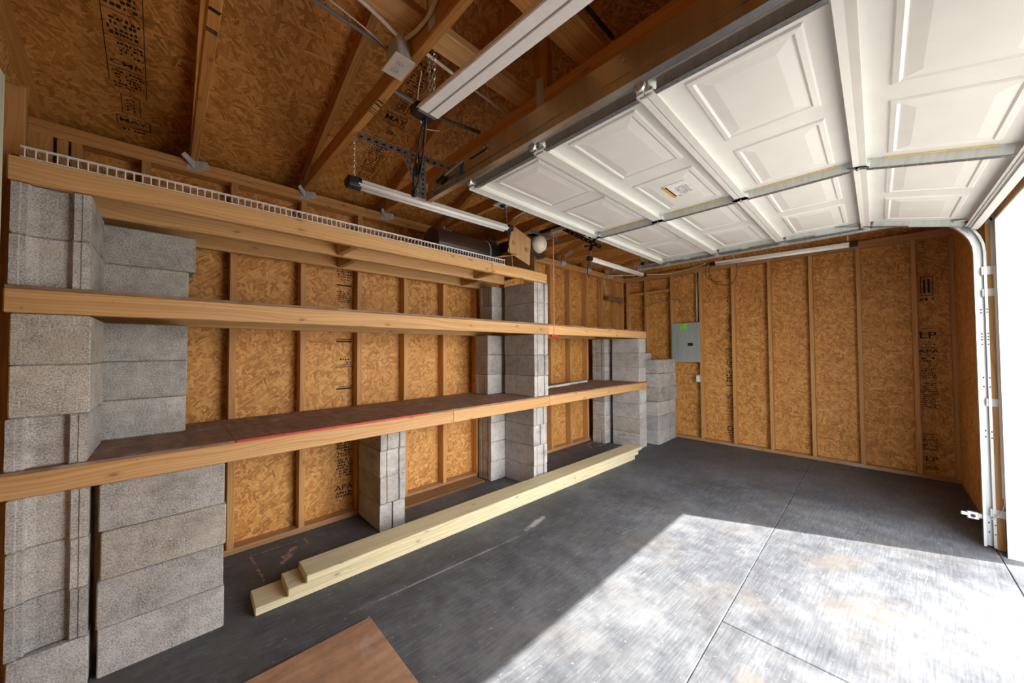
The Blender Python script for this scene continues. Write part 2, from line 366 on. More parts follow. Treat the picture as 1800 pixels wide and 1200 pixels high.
# ---------------------------------------------------------------- wall_left (shelf wall)
SW = .038
wl = structure('wall_left')
for x, xe in ((-.53, .30), (.30, 1.519), (1.519, 2.738), (2.738, 3.958), (3.958, 5.177), (5.177, XB+SH+.012)):
    board('osb_panel', (x+.0008, YA+SH, .0), (xe-.0008, YA+SH+.011, PZ2), 'osb_wall', wl, ch=.001)
A_STUDS = [.281-.4064+.4064*i for i in range(0, 14)]
for x in [XD+.002]+A_STUDS:
    if x > XB-.03: continue
    board('stud', (x, YA, .038), (x+SW, YA+SH, PZ0), 'stud_wood', wl)
for x in (-.41, 5.395): board('stud', (x if x > 0 else XD+.05, YA, .038), ((x if x > 0 else XD+.05)+SW, YA+SH, PZ0), 'stud_wood', wl)
board('bottom_plate', (XD-SH, YA, 0), (2.6, YA+SH, .038), 'plate_wood', wl); board('bottom_plate', (2.602, YA, 0), (XB, YA+SH, .038), 'plate_wood', wl)
board('top_plate', (XD-SH, YA, PZ0), (2.9, YA+SH, PZ1), 'stud_wood', wl); board('top_plate', (2.902, YA, PZ0), (XB, YA+SH, PZ1), 'stud_wood', wl)
board('top_plate', (XD-SH, YA, PZ1+.0006), (1.8, YA+SH, PZ2), 'stud_wood', wl); board('top_plate', (1.802, YA, PZ1+.0006), (XB+SH, YA+SH, PZ2), 'stud_wood', wl)
stamp('stamp_print', wl, [('g', 0, 2.10, .115, .16, 7), ('g', 0, 1.88, .115, .17, 8), ('r', .0, 1.835, .12, .012), ('g', 0, 1.70, .115, .10, 6), ('g', .01, 1.60, .11, .03, 1), ('r', 0, 1.402, .12, .005), ('r', 0, 1.38, .12, .010),
      ('g', .02, 1.205, .095, .05, 2), ('r', 0, 1.195, .12, .004), ('r', 0, 1.178, .12, .006), ('r', 0, 1.00, .12, .012), ('r', .02, 1.02, .1, .005),
      ('g', 0, .46, .125, .25, 12), ('g', 0, .30, .125, .15, 7), ('t', .065, .215, .062, 'APA', 1.2), ('g', 0, .14, .125, .05, 2)], (.962, YA+SH, 0), (1, 0, 0), (0, 0, 1), 'ink')

# ---------------------------------------------------------------- wall_back (panel wall)
wb = structure('wall_back')
for i, (y0, y1) in enumerate(((3.01, 2.162), (2.162, .942), (.942, -.277), (-.277, -.64))):
    board('osb_panel', (XB+SH, y1+.0015, 0), (XB+SH+.011, y0-.0015, PZ2), 'osb_wall', wb, ch=.001)
B_STUDS = [1.755-.4064*i for i in range(-2, 6)]
for y in B_STUDS: board('stud', (XB, y-.019, .038), (XB+SH, y+.019, PZ0), 'stud_wood', wb)
for y in (2.88, -.53): board('stud', (XB, y-.019, .038), (XB+SH, y+.019, PZ0), 'stud_wood', wb)
board('bottom_plate', (XB, YC, 0), (XB+SH, YA-.001, .038), 'plate_wood', wb)
board('top_plate', (XB, YC-SH, PZ0), (XB+SH, YA-.001, PZ1), 'stud_wood', wb); board('top_plate', (XB, YC-SH, PZ1+.0006), (XB+SH, YA-.001, PZ2), 'stud_wood', wb)
board('blocking', (XB, 2.187, 2.19), (XB+SH, 2.548, 2.23), 'stud_wood', wb); board('blocking', (XB, 2.59, 2.185), (XB+SH, 2.86, 2.225), 'stud_wood', wb)
g_ = MB().prism([(YC-SH, PZ2), (YA+SH, PZ2), (YA+SH, zd(YA+SH)), (yR, zd(yR)), (YC-SH, zd(YC-SH))], 'x', XB+SH, XB+SH+.011); g_.build('gable_panel', 'osb_wall', wb)
stamp('stamp_print', wb, [('o', .012, 1.84, .085, .20, .006), ('r', .03, 1.87, .016, .14), ('r', .06, 1.87, .016, .14), ('g', .0, 1.79, .10, .035, 1),
      ('r', 0, 1.505, .10, .004), ('t', .05, 1.435, .095, 'LP', 1.25), ('r', 0, 1.365, .10, .004), ('g', 0, 1.335, .10, .022, 1), ('r', 0, 1.31, .10, .005), ('t', .052, 1.272, .052, 'APA', 1.5), ('r', 0, 1.232, .10, .004), ('g', 0, 1.16, .10, .06, 2), ('r', 0, 1.13, .10, .004),
      ('g', 0, 1.00, .10, .11, 5), ('g', 0, .70, .105, .26, 13), ('r', 0, .43, .10, .006), ('o', 0, .35, .09, .055, .004), ('t', .045, .376, .032, 'JUNE', 1.2), ('o', 0, .27, .09, .06, .004), ('g', .005, .275, .08, .05, 3),
      ('t', .05, .18, .07, 'LP', 1.25), ('r', 0, .13, .10, .004), ('g', 0, .08, .10, .035, 2)], (XB+SH, -.312, 0), (0, -1, 0), (0, 0, 1), 'ink')
stamp('stamp_print', wb, [('g', 0, 2.28, .085, .12, 6), ('g', 0, 1.96, .05, .08, 2), ('g', 0, 1.45, .085, .35, 16), ('g', 0, 1.05, .08, .28, 9), ('g', 0, .85, .08, .16, 4), ('r', 0, .80, .085, .012), ('g', 0, .33, .085, .36, 22), ('g', 0, .12, .085, .14, 5)], (XB+SH, 1.468, 0), (0, -1, 0), (0, 0, 1), 'ink')

# ---------------------------------------------------------------- wall_front (door wall), opening 1.24 .. 3.77
wf = structure('wall_front')
O0, O1, OZ = 1.24, 3.77, 2.13
board('osb_panel', (O1, YC-SH-.011, 0), (XB+SH+.011, YC-SH, 2.60), 'osb_wall', wf, ch=.001)
board('osb_panel', (XD-SH-.011, YC-SH-.011, 0), (O0, YC-SH, 2.60), 'osb_wall', wf, ch=.001)
board('osb_panel', (O0, YC-SH-.011, OZ), (O1, YC-SH, 2.60), 'osb_wall', wf, ch=.001)
for x in (3.775, 3.815, 3.90, 4.30, 4.70, 5.10, 5.395): board('stud', (x, YC-SH, .038), (x+SW, YC, PZ0), 'stud_wood', wf)
for x in (1.20, 1.16, .8, .4, 0., -.39): board('stud', (x-.001, YC-SH, .038), (x+SW-.001, YC, PZ0), 'stud_wood', wf)
board('bottom_plate', (O1+.005, YC-SH, 0), (XB-.001, YC, .038), 'plate_wood', wf); board('bottom_plate', (XD, YC-SH, 0), (O0-.004, YC, .038), 'plate_wood', wf)
board('top_plate', (XD-SH, YC-SH, PZ0), (XB-.001, YC, PZ1), 'stud_wood', wf); board('top_plate', (XD-SH, YC-SH, PZ1+.0006), (XB-.001, YC, PZ2), 'stud_wood', wf)
board('header', (O0, YC-.04, OZ), (O1+.004, YC, PZ0), 'stud_wood', wf); board('header', (O0, YC-SH, OZ), (O1+.004, YC-.045, PZ0), 'stud_wood', wf)
board('track_backer', (3.86, YC, 0), (4.0, YC+.038, PZ0), 'stud_wood', wf); board('wall_panel', (4.004, YC, .0), (XB-.002, YC+.012, PZ0), 'osb_wall', wf)
tr = structure('trim_1')
board('jamb', (3.757, -.74, 0), (3.769, YC+.012, OZ-.013), 'trim_white', tr, ch=.001); board('jamb', (O0+.001, -.74, 0), (O0+.013, YC+.012, OZ-.013), 'trim_white', tr, ch=.001)
board('head_jamb', (O0+.001, -.74, OZ-.012), (O1-.001, YC+.012, OZ-.0005), 'trim_white', tr, ch=.001)
board('stop_moulding', (3.757, -.765, 0), (3.80, -.741, OZ+.03), 'trim_white', tr); board('casing', (3.77, -.70, 0), (3.86, YC-SH-.013, OZ+.1), 'trim_white', tr)

# ---------------------------------------------------------------- wall_right (end wall beside the camera)
wd = structure('wall_right')
for ya_, yb_ in ((YC-SH, .36), (.36, 1.58), (1.58, YA+SH)): board('osb_panel', (XD-SH-.011, ya_+.0008, 0), (XD-SH, yb_-.0008, PZ2), 'osb_wall', wd, ch=.001)
for y in (-.05, .36, .77, 1.17, 1.58, 1.99, 2.41, 2.86): board('stud', (XD-SH, y-.019, .038), (XD, y+.019, 2.39), 'stud_wood', wd)
board('bottom_plate', (XD-SH, YC+.001, 0), (XD, YA-.001, .038), 'plate_wood', wd)
MB().prism([(YC-SH, PZ2), (YA+SH, PZ2), (YA+SH, zd(YA+SH)), (yR, zd(yR)), (YC-SH, zd(YC-SH))], 'x', XD-SH-.011, XD-SH).build('gable_panel', 'osb_wall', wd)
MB().prism([(YA+SH, PZ2+.002), (YA+SH, zd(YA+SH)), (yR, zd(yR)), (yR, zd(yR)-.105), (2.80, PZ2+.09), (2.80, PZ2+.002)], 'x', XD-SH+.001, XD-SH+.026).build('gable_rafter', 'truss_wood', wd)
board('light_seal_siding', (XD-SH-.02, YC-SH, -.05), (XD-SH-.0115, YA+SH+.02, PZ2), 'light_seal_siding', wd)  # unseen cladding, added so daylight cannot leak through the panel gaps
board('light_seal_siding', (XD-SH-.011, YA+SH+.0115, -.05), (XB+SH+.011, YA+SH+.02, PZ2), 'light_seal_siding', wl); board('soffit', (-.80, YA+SH+.0005, PZ2-.014), (5.85, 3.33, PZ2-.002), 'light_seal_siding', wl); board('fascia', (-.80, 3.322, PZ2-.03), (5.85, 3.34, 2.56), 'light_seal_siding', wl); board('light_seal_siding', (XB+SH+.0115, YC-SH-.01, -.05), (XB+SH+.02, YA+SH+.02, PZ2+.03), 'light_seal_siding', wb)  # siding on these two walls is also added, unseen, against light leaks
board('pale_board', (-.424, 1.72, 1.50), (-.405, 2.02, 2.24), 'pale_paint', None, label='pale painted board standing against the end wall beside the block stack', cat='board')

# ---------------------------------------------------------------- ceiling (roof deck)
ce = structure('ceiling')
def deckpanel(x0, x1, ya, yb):
    q = [(ya, zd(ya)), (yb, zd(yb)), (yb, zd(yb)+.012), (ya, zd(ya)+.012)]
    m = MB(); L = math.hypot(yb-ya, zd(yb)-zd(ya)); A = [(x0, *p) for p in q]; B = [(x1, *p) for p in q]
    m.poly([A[0], A[1], B[1], B[0]], [(0, 0), (0, L), (x1-x0, L), (x1-x0, 0)]); m.poly([A[3], A[2], B[2], B[3]])
    m.poly([A[0], A[1], A[2], A[3]]); m.poly([B[0], B[1], B[2], B[3]]); m.poly([A[0], A[3], B[3], B[0]]); m.poly([A[1], A[2], B[2], B[1]])
    m.build('roof_panel', 'osb_roof', ce)
for ya, yb, offx in ((yR, 2.10, 0), (2.102, 3.32, .61)):
    x = -.80 + offx*0
    xs = [-.80, .10+offx, 1.32+offx, 2.54+offx, 3.76+offx, 5.85]
    for a, b in zip(xs, xs[1:]): deckpanel(a+.001, b-.001, ya, yb)
for ya, yb in ((-.95, .27), (.272, yR-.001)):
    xs = [-.80, .71, 1.93, 3.15, 4.37, 5.85]
    for a, b in zip(xs, xs[1:]): deckpanel(a+.001, b-.001, ya, yb)
sv = (0, -1/math.hypot(1, SL), SL/math.hypot(1, SL))   # up the slope
def on_deck(x, y): return (x, y, zd(y))
stamp('stamp_print', ce, [('r', 0, .33, .003, .85), ('r', .132, .27, .003, .91), ('g', .01, .90, .12, .25, 10), ('t', .035, .88, .035, '23', 1.4), ('r', 0, .86, .135, .003), ('g', .012, .74, .11, .10, 4), ('r', 0, .72, .135, .003), ('g', .012, .60, .115, .10, 4), ('r', 0, .585, .135, .003),
      ('g', .04, .50, .09, .075, 4), ('t', .068, .452, .036, 'CMR', 1.5), ('r', 0, .42, .135, .003), ('g', .012, .30, .115, .11, 6), ('o', .035, .13, .072, .13, .003), ('v', .072, .195, .045, '2012'), ('o', .01, .03, .135, .075, .004), ('t', .075, .075, .042, 'MAY', 1.3), ('g', .03, .0, .10, .025, 1)], on_deck(-.236, 3.02), (1, 0, 0), sv, 'ink')
stamp('stamp_print', ce, [('r', 0, .18, .003, .62), ('r', .15, .18, .003, .62), ('g', .02, .24, .11, .20, 12), ('g', .012, .46, .12, .30, 14), ('r', 0, .80, .153, .003), ('o', .01, .80, .11, .07, .003), ('t', .075, .87, .05, '29', 1.1), ('o', .0, .94, .14, .085, .004), ('t', .07, .982, .055, 'MAY', 1.3),
      ('o', .035, 1.05, .075, .17, .004), ('v', .072, 1.135, .052, '2012 B'), ('o', 0, 1.24, .13, .10, .003), ('g', .01, 1.25, .11, .08, 4), ('o', 0, 1.35, .13, .07, .003), ('g', .01, 1.355, .11, .06, 2), ('g', .02, 1.45, .1, .05, 2), ('o', .01, .02, .12, .07, .003), ('g', .015, .025, .11, .06, 3)], on_deck(1.012, 3.165), (1, 0, 0), sv, 'ink')

for xx in (XD-SH-.012, XB+SH+.0005):
    for q in ([(YA+SH, PZ2), (3.321, PZ2), (3.321, zd(3.321)), (YA+SH, zd(YA+SH))], [(YC-SH, PZ2), (YC-SH, zd(YC-SH)), (-.951, zd(-.951)), (-.951, PZ2)]): MB().prism(q, 'x', xx, xx+.012).build('eave_light_seal', 'light_seal_siding', ce)  # unseen closures added at the eave ends to keep daylight out
board('soffit', (-.80, -.96, PZ2-.014), (5.85, YC-SH-.0115, PZ2-.002), 'light_seal_siding', ce)
for sg in (1, -1):
    e = yR+sg*2.14; MB().prism([(yR, zd(yR)+.0125), (e, zd(e)+.0125), (e, zd(e)+.02), (yR, zd(yR)+.02)], 'x', -.82, 5.87).build('light_seal_roofing', 'asphalt', ce)  # unseen layer over the deck, added to seal its joints from daylight
# ---------------------------------------------------------------- roof trusses
TX = [.10+.61*k for k in range(9)]
ORD = ['first', 'second', 'third', 'fourth', 'fifth', 'sixth', 'seventh', 'eighth', 'ninth']
cz0, cz1 = PZ2+.002, PZ2+.091
tm_bot = MB().box((0, 0, 0), (.038, YA+SH-YC+SH-.002, .089), ch=.003).mesh('bottom_chord', 'truss_wood')
def chord_mesh(sgn):
    yi = yR+(2.80-yR)*1.0; e = YA+SH-.002
    pl = [(yR+.0006, zb(yR)), (2.795, cz1+.0006), (e, cz1+.0006), (e, zd(e)-.001), (yR+.0006, zd(yR)-.001)]
    m = MB()
    A = [(-.019, yR+sgn*(p[0]-yR), p[1]) for p in pl]; B = [(.019, a[1], a[2]) for a in A]
    def uv(p): return ((p[1]-yR)*1.05, p[2]+SL*abs(p[1]-yR))
    m.poly(A, [uv(p) for p in A]); m.poly(B, [uv(p) for p in B])
    for i in range(len(pl)):
        j = (i+1) % len(pl); m.poly([A[i], A[j], B[j], B[i]], [(A[i][1], .3), (A[j][1], .3), (A[j][1], .338), (A[i][1], .338)])
    return m.mesh('top_chord', 'truss_wood')
tm_top = [chord_mesh(1), chord_mesh(-1)]
tm_post = MB().box((0, 0, 0), (.036, .089, zb(1.13)-cz1-.004), ch=.003).mesh('king_post', 'truss_wood')
def gus(): 
    m = MB().box((0, 0, 0), (.002, .05, .14)); 
    return m.mesh('gusset_plate', 'zinc_dull')
tm_gus = gus()
def tie():
    m = MB(); t = .003
    def plate(q):
        A = [Vector(p) for p in q]; n = (A[1]-A[0]).cross(A[2]-A[0]).normalized()*t; B = [p+n for p in A]
        m.poly(A[::-1]); m.poly(B)
        for i in range(len(A)): j = (i+1) % len(A); m.poly([A[i], A[j], B[j], B[i]])
    plate([(-.062, -.062, -.006), (.0, -.004, -.052), (.0, -.004, -.004), (-.045, -.06, .016)])     # wing bent out toward the room
    plate([(.0, -.004, -.060), (.075, -.030, -.042), (.062, -.030, .0), (.0, -.004, .0)])
    m.box((-.0212, .02, .03), (.003, .06, .09)); m.box((.0, -.0025, -.03), (.07, .003, .06))
    return m.mesh('hurricane_tie', 'zinc_dull')
tm_tie = tie()
for k, x in enumerate(TX):
    extra = {0: ' with black grade marks on its chord', 1: ' carrying the white outlet box', 2: ' beside the door track'}.get(k, '')
    t = thing('roof_truss', (x, yR, PZ2), f'{ORD[k]} wooden roof truss from the wire rack end{extra}', 'roof truss', 'roof trusses')
    link('bottom_chord', tm_bot, t, (0, 0, (cz0+cz1)/2-PZ2))
    for c in tm_top: link('top_chord', c, t, (0, -yR, -PZ2))
    link('king_post', tm_post, t, (0, 1.13-yR, (zb(1.13)+cz1)/2-PZ2))
    link('gusset_plate', tm_gus, t, (-.0200, 1.13-yR, cz1-PZ2+.0)); link('gusset_plate', tm_gus, t, (-.0200, 2.78-yR, cz1-PZ2-.02), (R(70), 0, 0)); link('hurricane_tie', tm_tie, t, (0, YA-yR, 0))
    if k == 0:
        for yy, ln in ((1.578, .016), (1.68, .007), (1.692, .007)): MB().box((0, 0, 0), (.034, ln, .001)).build('grade_mark', 'ink', t, loc=(0, yy-yR, .0015), rot=(0, 0, R(14)))
    if k == 1:
        for yy, ln in ((1.62, .03), (1.65, .02), (1.69, .008), (1.71, .006), (1.725, .006)): MB().box((0, 0, 0), (.034, .010 if ln > .015 else .004, .001)).build('grade_mark', 'ink', t, loc=(.0, yy-yR, .0015), rot=(0, 0, R(18)))
for y0, lab in ((1.085, 'flat wooden brace lying across the truss chords beside the king posts'), (.768, 'flat wooden brace lying across the truss chords toward the door header')):
    o = thing('truss_brace', (2.2, y0+.07, cz1), lab, 'brace', 'truss braces')
    for a, b in ((-.40, 2.5), (2.504, 5.3)):
        if y0 > 1:
            board('brace_board', (a, y0+.096, cz1+.0012), (b, y0+.20, cz1+.039), 'rail_wood', o)
        else: board('brace_board', (a, y0, cz1+.0012), (b, y0+.14, cz1+.039), 'truss_wood', o)

# ---------------------------------------------------------------- shelves
Ys = 2.19; BL, BW, BH = .397, .194, .1937
zB0 = 4*BH+.0006; zB1 = zB0+.089; zB2 = zB1+.0115; zM0 = zB2+3*BH+.0006; zM1 = zM0+.089; zM2 = zM1+.0115; zT0 = zM2+2*BH+.0006; zT1 = zT0+.089
def shelf(name, label, z0, z1, z2, x1, split, deckx, joists, mid=False):
    t = thing(name, (2.1, 2.55, z0), label, 'shelf', 'board shelves on blocks')
    xs = [-.432]+split+[x1]
    for a, b in zip(xs, xs[1:]): board('front_rail', (a+.0005, Ys, z0), (b-.0005, Ys+.038, z1), 'rail_wood', t, ch=.004)
    if mid:
        board('middle_rail', (-.43, 2.50, z0), (2.33, 2.538, z1), 'rail_wood', t); board('back_rail', (-.43, 2.862, z0), (2.45, 2.90, z1), 'rail_wood', t)
        for x in joists:
            board('joist', (x, Ys+.0385, z0+.004), (x+SW, 2.4995, z1), 'rail_wood', t); board('joist', (x+.12, 2.5385, z0+.004), (x+.12+SW, 2.8615, z1), 'rail_wood', t)
    else:
        board('back_rail', (-.43, 2.862, z0), (x1, 2.90, z1), 'rail_wood', t)
        for x in joists: board('joist', (x, Ys+.0385, z0), (x+SW, 2.8615, z1), 'rail_wood', t)
    for a, b in zip(deckx, deckx[1:]): board('deck_panel', (a+.001, Ys-.002, z1+.0004), (b-.001, 2.905, z2), 'shelf_ply', t, ch=.001)
    return t
sb = shelf('plank_shelf', 'lowest board shelf with brown plywood deck and red painted front edge', zB0, zB1, zB2, 4.68, [1.52, 2.62], [-.43, .24, .78, 1.47, 2.3, 3.5, 4.69], [-.33, .55, 1.19, 2.48, 3.4, 4.52])
MB().box((0, 0, 0), (1.06, .004, .0105)).build('painted_edge', 'red_paint', sb, loc=(.775-2.1, Ys-.004-2.55, zB1+.0058-zB0), label='red painted edge')
MB().box((0, 0, 0), (.30, .004, .0105)).build('painted_edge', 'red_paint', sb, loc=(4.53-2.1, Ys-.004-2.55, zB1+.0058-zB0), label='red painted edge')
shelf('plank_shelf', 'middle board shelf resting on the second tier of blocks', zM0, zM1, zM2, 4.68, [2.62], [-.43, .6, 1.9, 3.2, 4.69], [-.33, 2.48, 4.52])
shelf('plank_shelf', 'top open board shelf under the white wire rack', zT0, zT1, zT1, 2.60, [1.9], [], [.80, 1.95], mid=True)
tp = thing('plywood_offcut', (-.1, 2.4, zT1), 'red edged plywood sheet under the end of the white wire rack', 'plywood')
board('sheet', (-.43, 2.235, zT1+.0005), (.19, 2.86, zT1+.018), 'shelf_ply', tp); board('painted_edge', (-.43, 2.230, zT1+.001), (.19, 2.2349, zT1+.0175), 'red_paint', tp)
tp2 = board('deck_sheet', (1.3, 2.26, zT1+.0005), (2.52, 2.86, zT1+.011), 'shelf_ply', None, label='plywood sheet on the top shelf under the cardboard box and tube', cat='plywood')

# white wire rack
wr = thing('wire_rack', (.83, 2.4, zT1), 'long white wire rack lying on the top board shelf', 'wire rack')
wx0, wx1 = -.405, 2.06; O = Vector((.83, 2.4, zT1))
def T(p): return Vector(p)-O
zl, zh = zT1+.004, zT1+.044; yf = Ys+.012
m = MB(); m.tube([T((wx0, yf, zl)), T((wx1, yf, zl))], .0035, 6); m.tube([T((wx0, yf, zh)), T((wx1, yf, zh))], .0035, 6); m.build('front_lip_rails', 'white_wire', wr)
m = MB(); m.tube([T((wx0, 2.33, zl+.026)), T((wx1, 2.33, zl+.026))], .003, 6); m.tube([T((wx0, yf+.015, zh)), T((wx1, yf+.015, zh))], .0025, 6); m.build('rear_rails', 'white_wire', wr)
nW = 97; vm = MB().tube([(0, 0, zl-zT1), (0, 0, zh-zT1)], .0024, 5).mesh('lip_wire', 'white_wire')
dm = MB().tube([(0, .0, zh-zT1+.001), (0, .13, zl+.028-zT1)], .0016, 4).mesh('deck_wire', 'white_wire')
for i in range(nW):
    x = wx0+.01+(wx1-wx0-.02)*i/(nW-1); link('lip_wire', vm, wr, (x-O.x, yf-O.y, 0)); link('deck_wire', dm, wr, (x-O.x, yf-O.y, 0))

# ---------------------------------------------------------------- concrete blocks
PROF = [(0, 0), (.10, 0), (.115, .007), (.185, .007), (.205, .022), (.26, .026), (.33, .030), (.68, .030), (.735, .026), (.77, .004), (.775, .004), (.87, .004), (.885, .0), (1, 0)]
PROF2 = [(0, 0), (.20, 0), (.215, .012), (.27, .012), (.285, .004), (.70, .004), (.715, .014), (.76, .014), (.775, .0), (1, 0)]
def block_mesh(kind, mat, Hh=BH-.0012, L=BL):
    """origin at base centre, long axis X; kind: g = grooved ends, p = plain ends, m = plain one end, s = slotted"""
    hl, hw = L/2, BW/2-.0005
    def end(sgn, prof):
        pts = [(hl-d, -hw+t*2*hw) for t, d in prof]
        return pts if sgn > 0 else [(-x, -y) for x, y in pts]
    flat = [(0, .004), (.02, 0), (.98, 0), (1, .004)]; slot = [(0, .002), (.02, 0), (.46, 0), (.465, .03), (.52, .03), (.525, 0), (.98, 0), (1, .002)]
    a, b = {'g': (PROF, PROF), 'p': (flat, flat), 'm': (flat, PROF2), 's': (slot, flat), 'h': (PROF2, PROF2)}[kind]
    outer = end(1, a)+end(-1, b)
    bm = bmesh.new(); loops = [outer]
    for cx in (-hl*.46, hl*.46):
        w2, h2 = hl*.36, hw*.60; loops.append([(cx-w2, -h2), (cx+w2, -h2), (cx+w2, h2), (cx-w2, h2)])
    m = MB()
    def ins(lp, d=.0048): return [(x*(1-d/hl), y*(1-d/hw)) for x, y in lp]
    for z in (0, Hh):
        bm = bmesh.new(); es = []
        for lp in [ins(outer)]+loops[1:]:
            vs_ = [bm.verts.new((x, y, z)) for x, y in lp]
            es += [bm.edges.new((vs_[i], vs_[(i+1) % len(vs_)])) for i in range(len(vs_))]
        bmesh.ops.triangle_fill(bm, edges=es, use_beauty=True)
        for f in bm.faces: m.poly([tuple(v.co) for v in f.verts])
        bm.free()
    for li, lp in enumerate(loops):
        acc = 0.0; lo_ = ins(lp) if li == 0 else lp
        for i in range(len(lp)):
            k = (i+1) % len(lp); p, q = lp[i], lp[k]; d = math.hypot(q[0]-p[0], q[1]-p[1])
            if li == 0:
                lv = [(lo_, 0), (lp, .005), (lp, Hh-.005), (lo_, Hh)]
                for (la, za), (lb, zb__) in zip(lv, lv[1:]): m.poly([(*la[i], za), (*la[k], za), (*lb[k], zb__), (*lb[i], zb__)], [(acc, za), (acc+d, za), (acc+d, zb__), (acc, zb__)])
            else: m.poly([(*p, 0), (*q, 0), (*q, Hh), (*p, Hh)], [(acc, 0), (acc+d, 0), (acc+d, Hh), (acc, Hh)])
            acc += d
    return m.mesh('concrete_block', mat)
BM = {}
def block(kind, x, y, z, axis, label, group, mat='block_grey', j=.002, h=None, L=BL):
    """x, y = minimum corner"""
    key = (kind, mat, h, L)
    if key not in BM: BM[key] = block_mesh(kind, mat, (h or BH)-.0018, L)
    lx, ly = (L, BW) if axis == 'x' else (BW, L)
    rz = 0 if axis == 'x' else -math.pi/2
    return link('concrete_block', BM[key], None, (x+lx/2+random.uniform(-j, j), y+ly/2+random.uniform(-j, j), z), (0, 0, rz+random.uniform(-.006, .006)*(j > 0)), label=label, cat='concrete block', group=group)
RN = {1: ['only'], 2: ['lower', 'upper'], 3: ['bottom', 'middle', 'top'], 4: ['bottom', 'second', 'third', 'top']}
def stack(kinds, x, y, z, axis, where, group, mats=None, dx=None):
    n = len(kinds)
    for i, k in enumerate(kinds):
        mt = (mats or ['block_grey'])[i % len(mats or [1])]
        look = {'g': 'grooved', 'p': 'plain', 'm': 'grey', 's': 'slotted', 'h': 'grooved'}[k]
        block(k, x+(dx[i] if dx else 0), y, z+i*BH, axis, f'{look} concrete block, {RN[n][i]} of {where}', group, mt)
G1 = 'concrete blocks at the wire rack end of the shelves'
stack('pggg', -.412, 2.196, 0, 'y', 'end-on stack beneath low shelf by end wall', G1, ['block_blue', 'block_blue', 'block_grey', 'block_grey'], [.006, .004, .003, 0])
stack('pppp', -.194, 2.197, 0, 'x', 'broadside stack beneath the low shelf', G1, ['block_blue', 'block_blue', 'block_warm', 'block_grey'], [.004, 0, .006, .002])
stack('gpp', -.418, 2.196, zB2, 'y', 'end-on stack on low shelf by end wall', G1, ['block_grey', 'block_warm', 'block_warm'])
stack('ppp', -.322, 2.655, zB2, 'x', 'rear stack on low shelf by end wall', G1, ['block_blue', 'block_grey', 'block_grey'])
stack('gg', -.424, 2.196, zM2, 'y', 'end-on pair on middle shelf by end wall', G1)
stack('ph', -.322, 2.65, zM2, 'x', 'rear pair on middle shelf by end wall', G1, None, [0, .03])
stack('shhh', 1.110, 2.517, 0, 'y', 'lone support stack beneath the low shelf', 'concrete blocks under the middle of the low shelf', ['block_blue', 'block_grey', 'block_grey', 'block_grey'], [0, 0, -.004, .003])
G2 = 'concrete blocks of the pillar at the end of the top shelf'
stack('hhsh', 2.514, 2.30, 0, 'y', 'front pillar beneath low shelf where the top shelf ends', G2, ['block_blue', 'block_grey', 'block_grey', 'block_grey'])
stack('hhhh', 2.327, 2.705, 0, 'x', 'rear pillar beneath low shelf where the top shelf ends', G2, ['block_blue', 'block_blue', 'block_grey', 'block_grey'])
stack('hhh', 2.413, 2.193, zB2, 'y', 'front pillar on low shelf where the top shelf ends', G2)
stack('hpp', 2.245, 2.655, zB2, 'x', 'rear pillar on low shelf where the top shelf ends', G2, ['block_blue', 'block_grey', 'block_grey'])
stack('hh', 2.415, 2.193, zM2, 'y', 'front pair propping the end of the top shelf', G2)
stack('ph', 2.295, 2.65, zM2, 'x', 'rear pair propping the end of the top shelf', G2)
G3 = 'concrete blocks of the pillar by the electrical panel wall'
stack('mmmp', 4.467, 2.193, 0, 'y', 'front pillar beneath far end of the low shelf', G3, ['block_blue', 'block_warm', 'block_blue', 'block_grey'])
stack('hpph', 4.365, 2.655, 0, 'x', 'rear pillar beneath far end of the low shelf', G3, ['block_blue', 'block_grey', 'block_blue', 'block_blue'])
stack('mmp', 4.465, 2.193, zB2, 'y', 'front pillar on far end of the low shelf', G3, ['block_blue', 'block_grey', 'block_grey'])
stack('hhh', 4.372, 2.655, zB2, 'x', 'rear pillar on far end of the low shelf', G3, ['block_blue', 'block_grey', 'block_grey'])
G4 = 'concrete blocks piled loose below the electrical panel'
rown = ['bottom', 'second', 'third', 'fourth', 'fifth']
for i in range(5):
    z = i*BH; mt = ['block_blue', 'block_blue', 'block_grey', 'block_warm', 'block_grey'][i]; dx = [0, 0, .005, .058, .04][i]
    block('p', 4.815+dx, 2.10+[0, 0, .004, .008, 0][i], z, 'x', f'broadside block in {rown[i]} layer of the loose pile below the electrical panel', G4, mt, 0)
    block('h' if i < 3 else 'p', 5.2185+dx, 2.10, z, 'y', f'end-on block in {rown[i]} layer of the loose pile below the electrical panel', G4, 'block_blue' if i < 2 else 'block_grey', 0, L=.30)
    block('p', 4.80, 2.31, z, 'x', f'rear block in {rown[i]} layer of the loose pile behind the far pillar', G4, mt, 0)
block('p', 4.845, 2.115, 5*BH, 'y', 'end-on block in top layer of the loose pile below the electrical panel', G4, 'block_grey', 0)
block('p', 5.045, 2.105, 5*BH, 'x', 'broadside block in top layer of the loose pile below the electrical panel', G4, 'block_grey', 0)
block('p', 4.875, 2.30, 6*BH, 'y', 'thin half height block on the very top of the loose pile', G4, 'block_grey', 0, h=.092, L=.19)

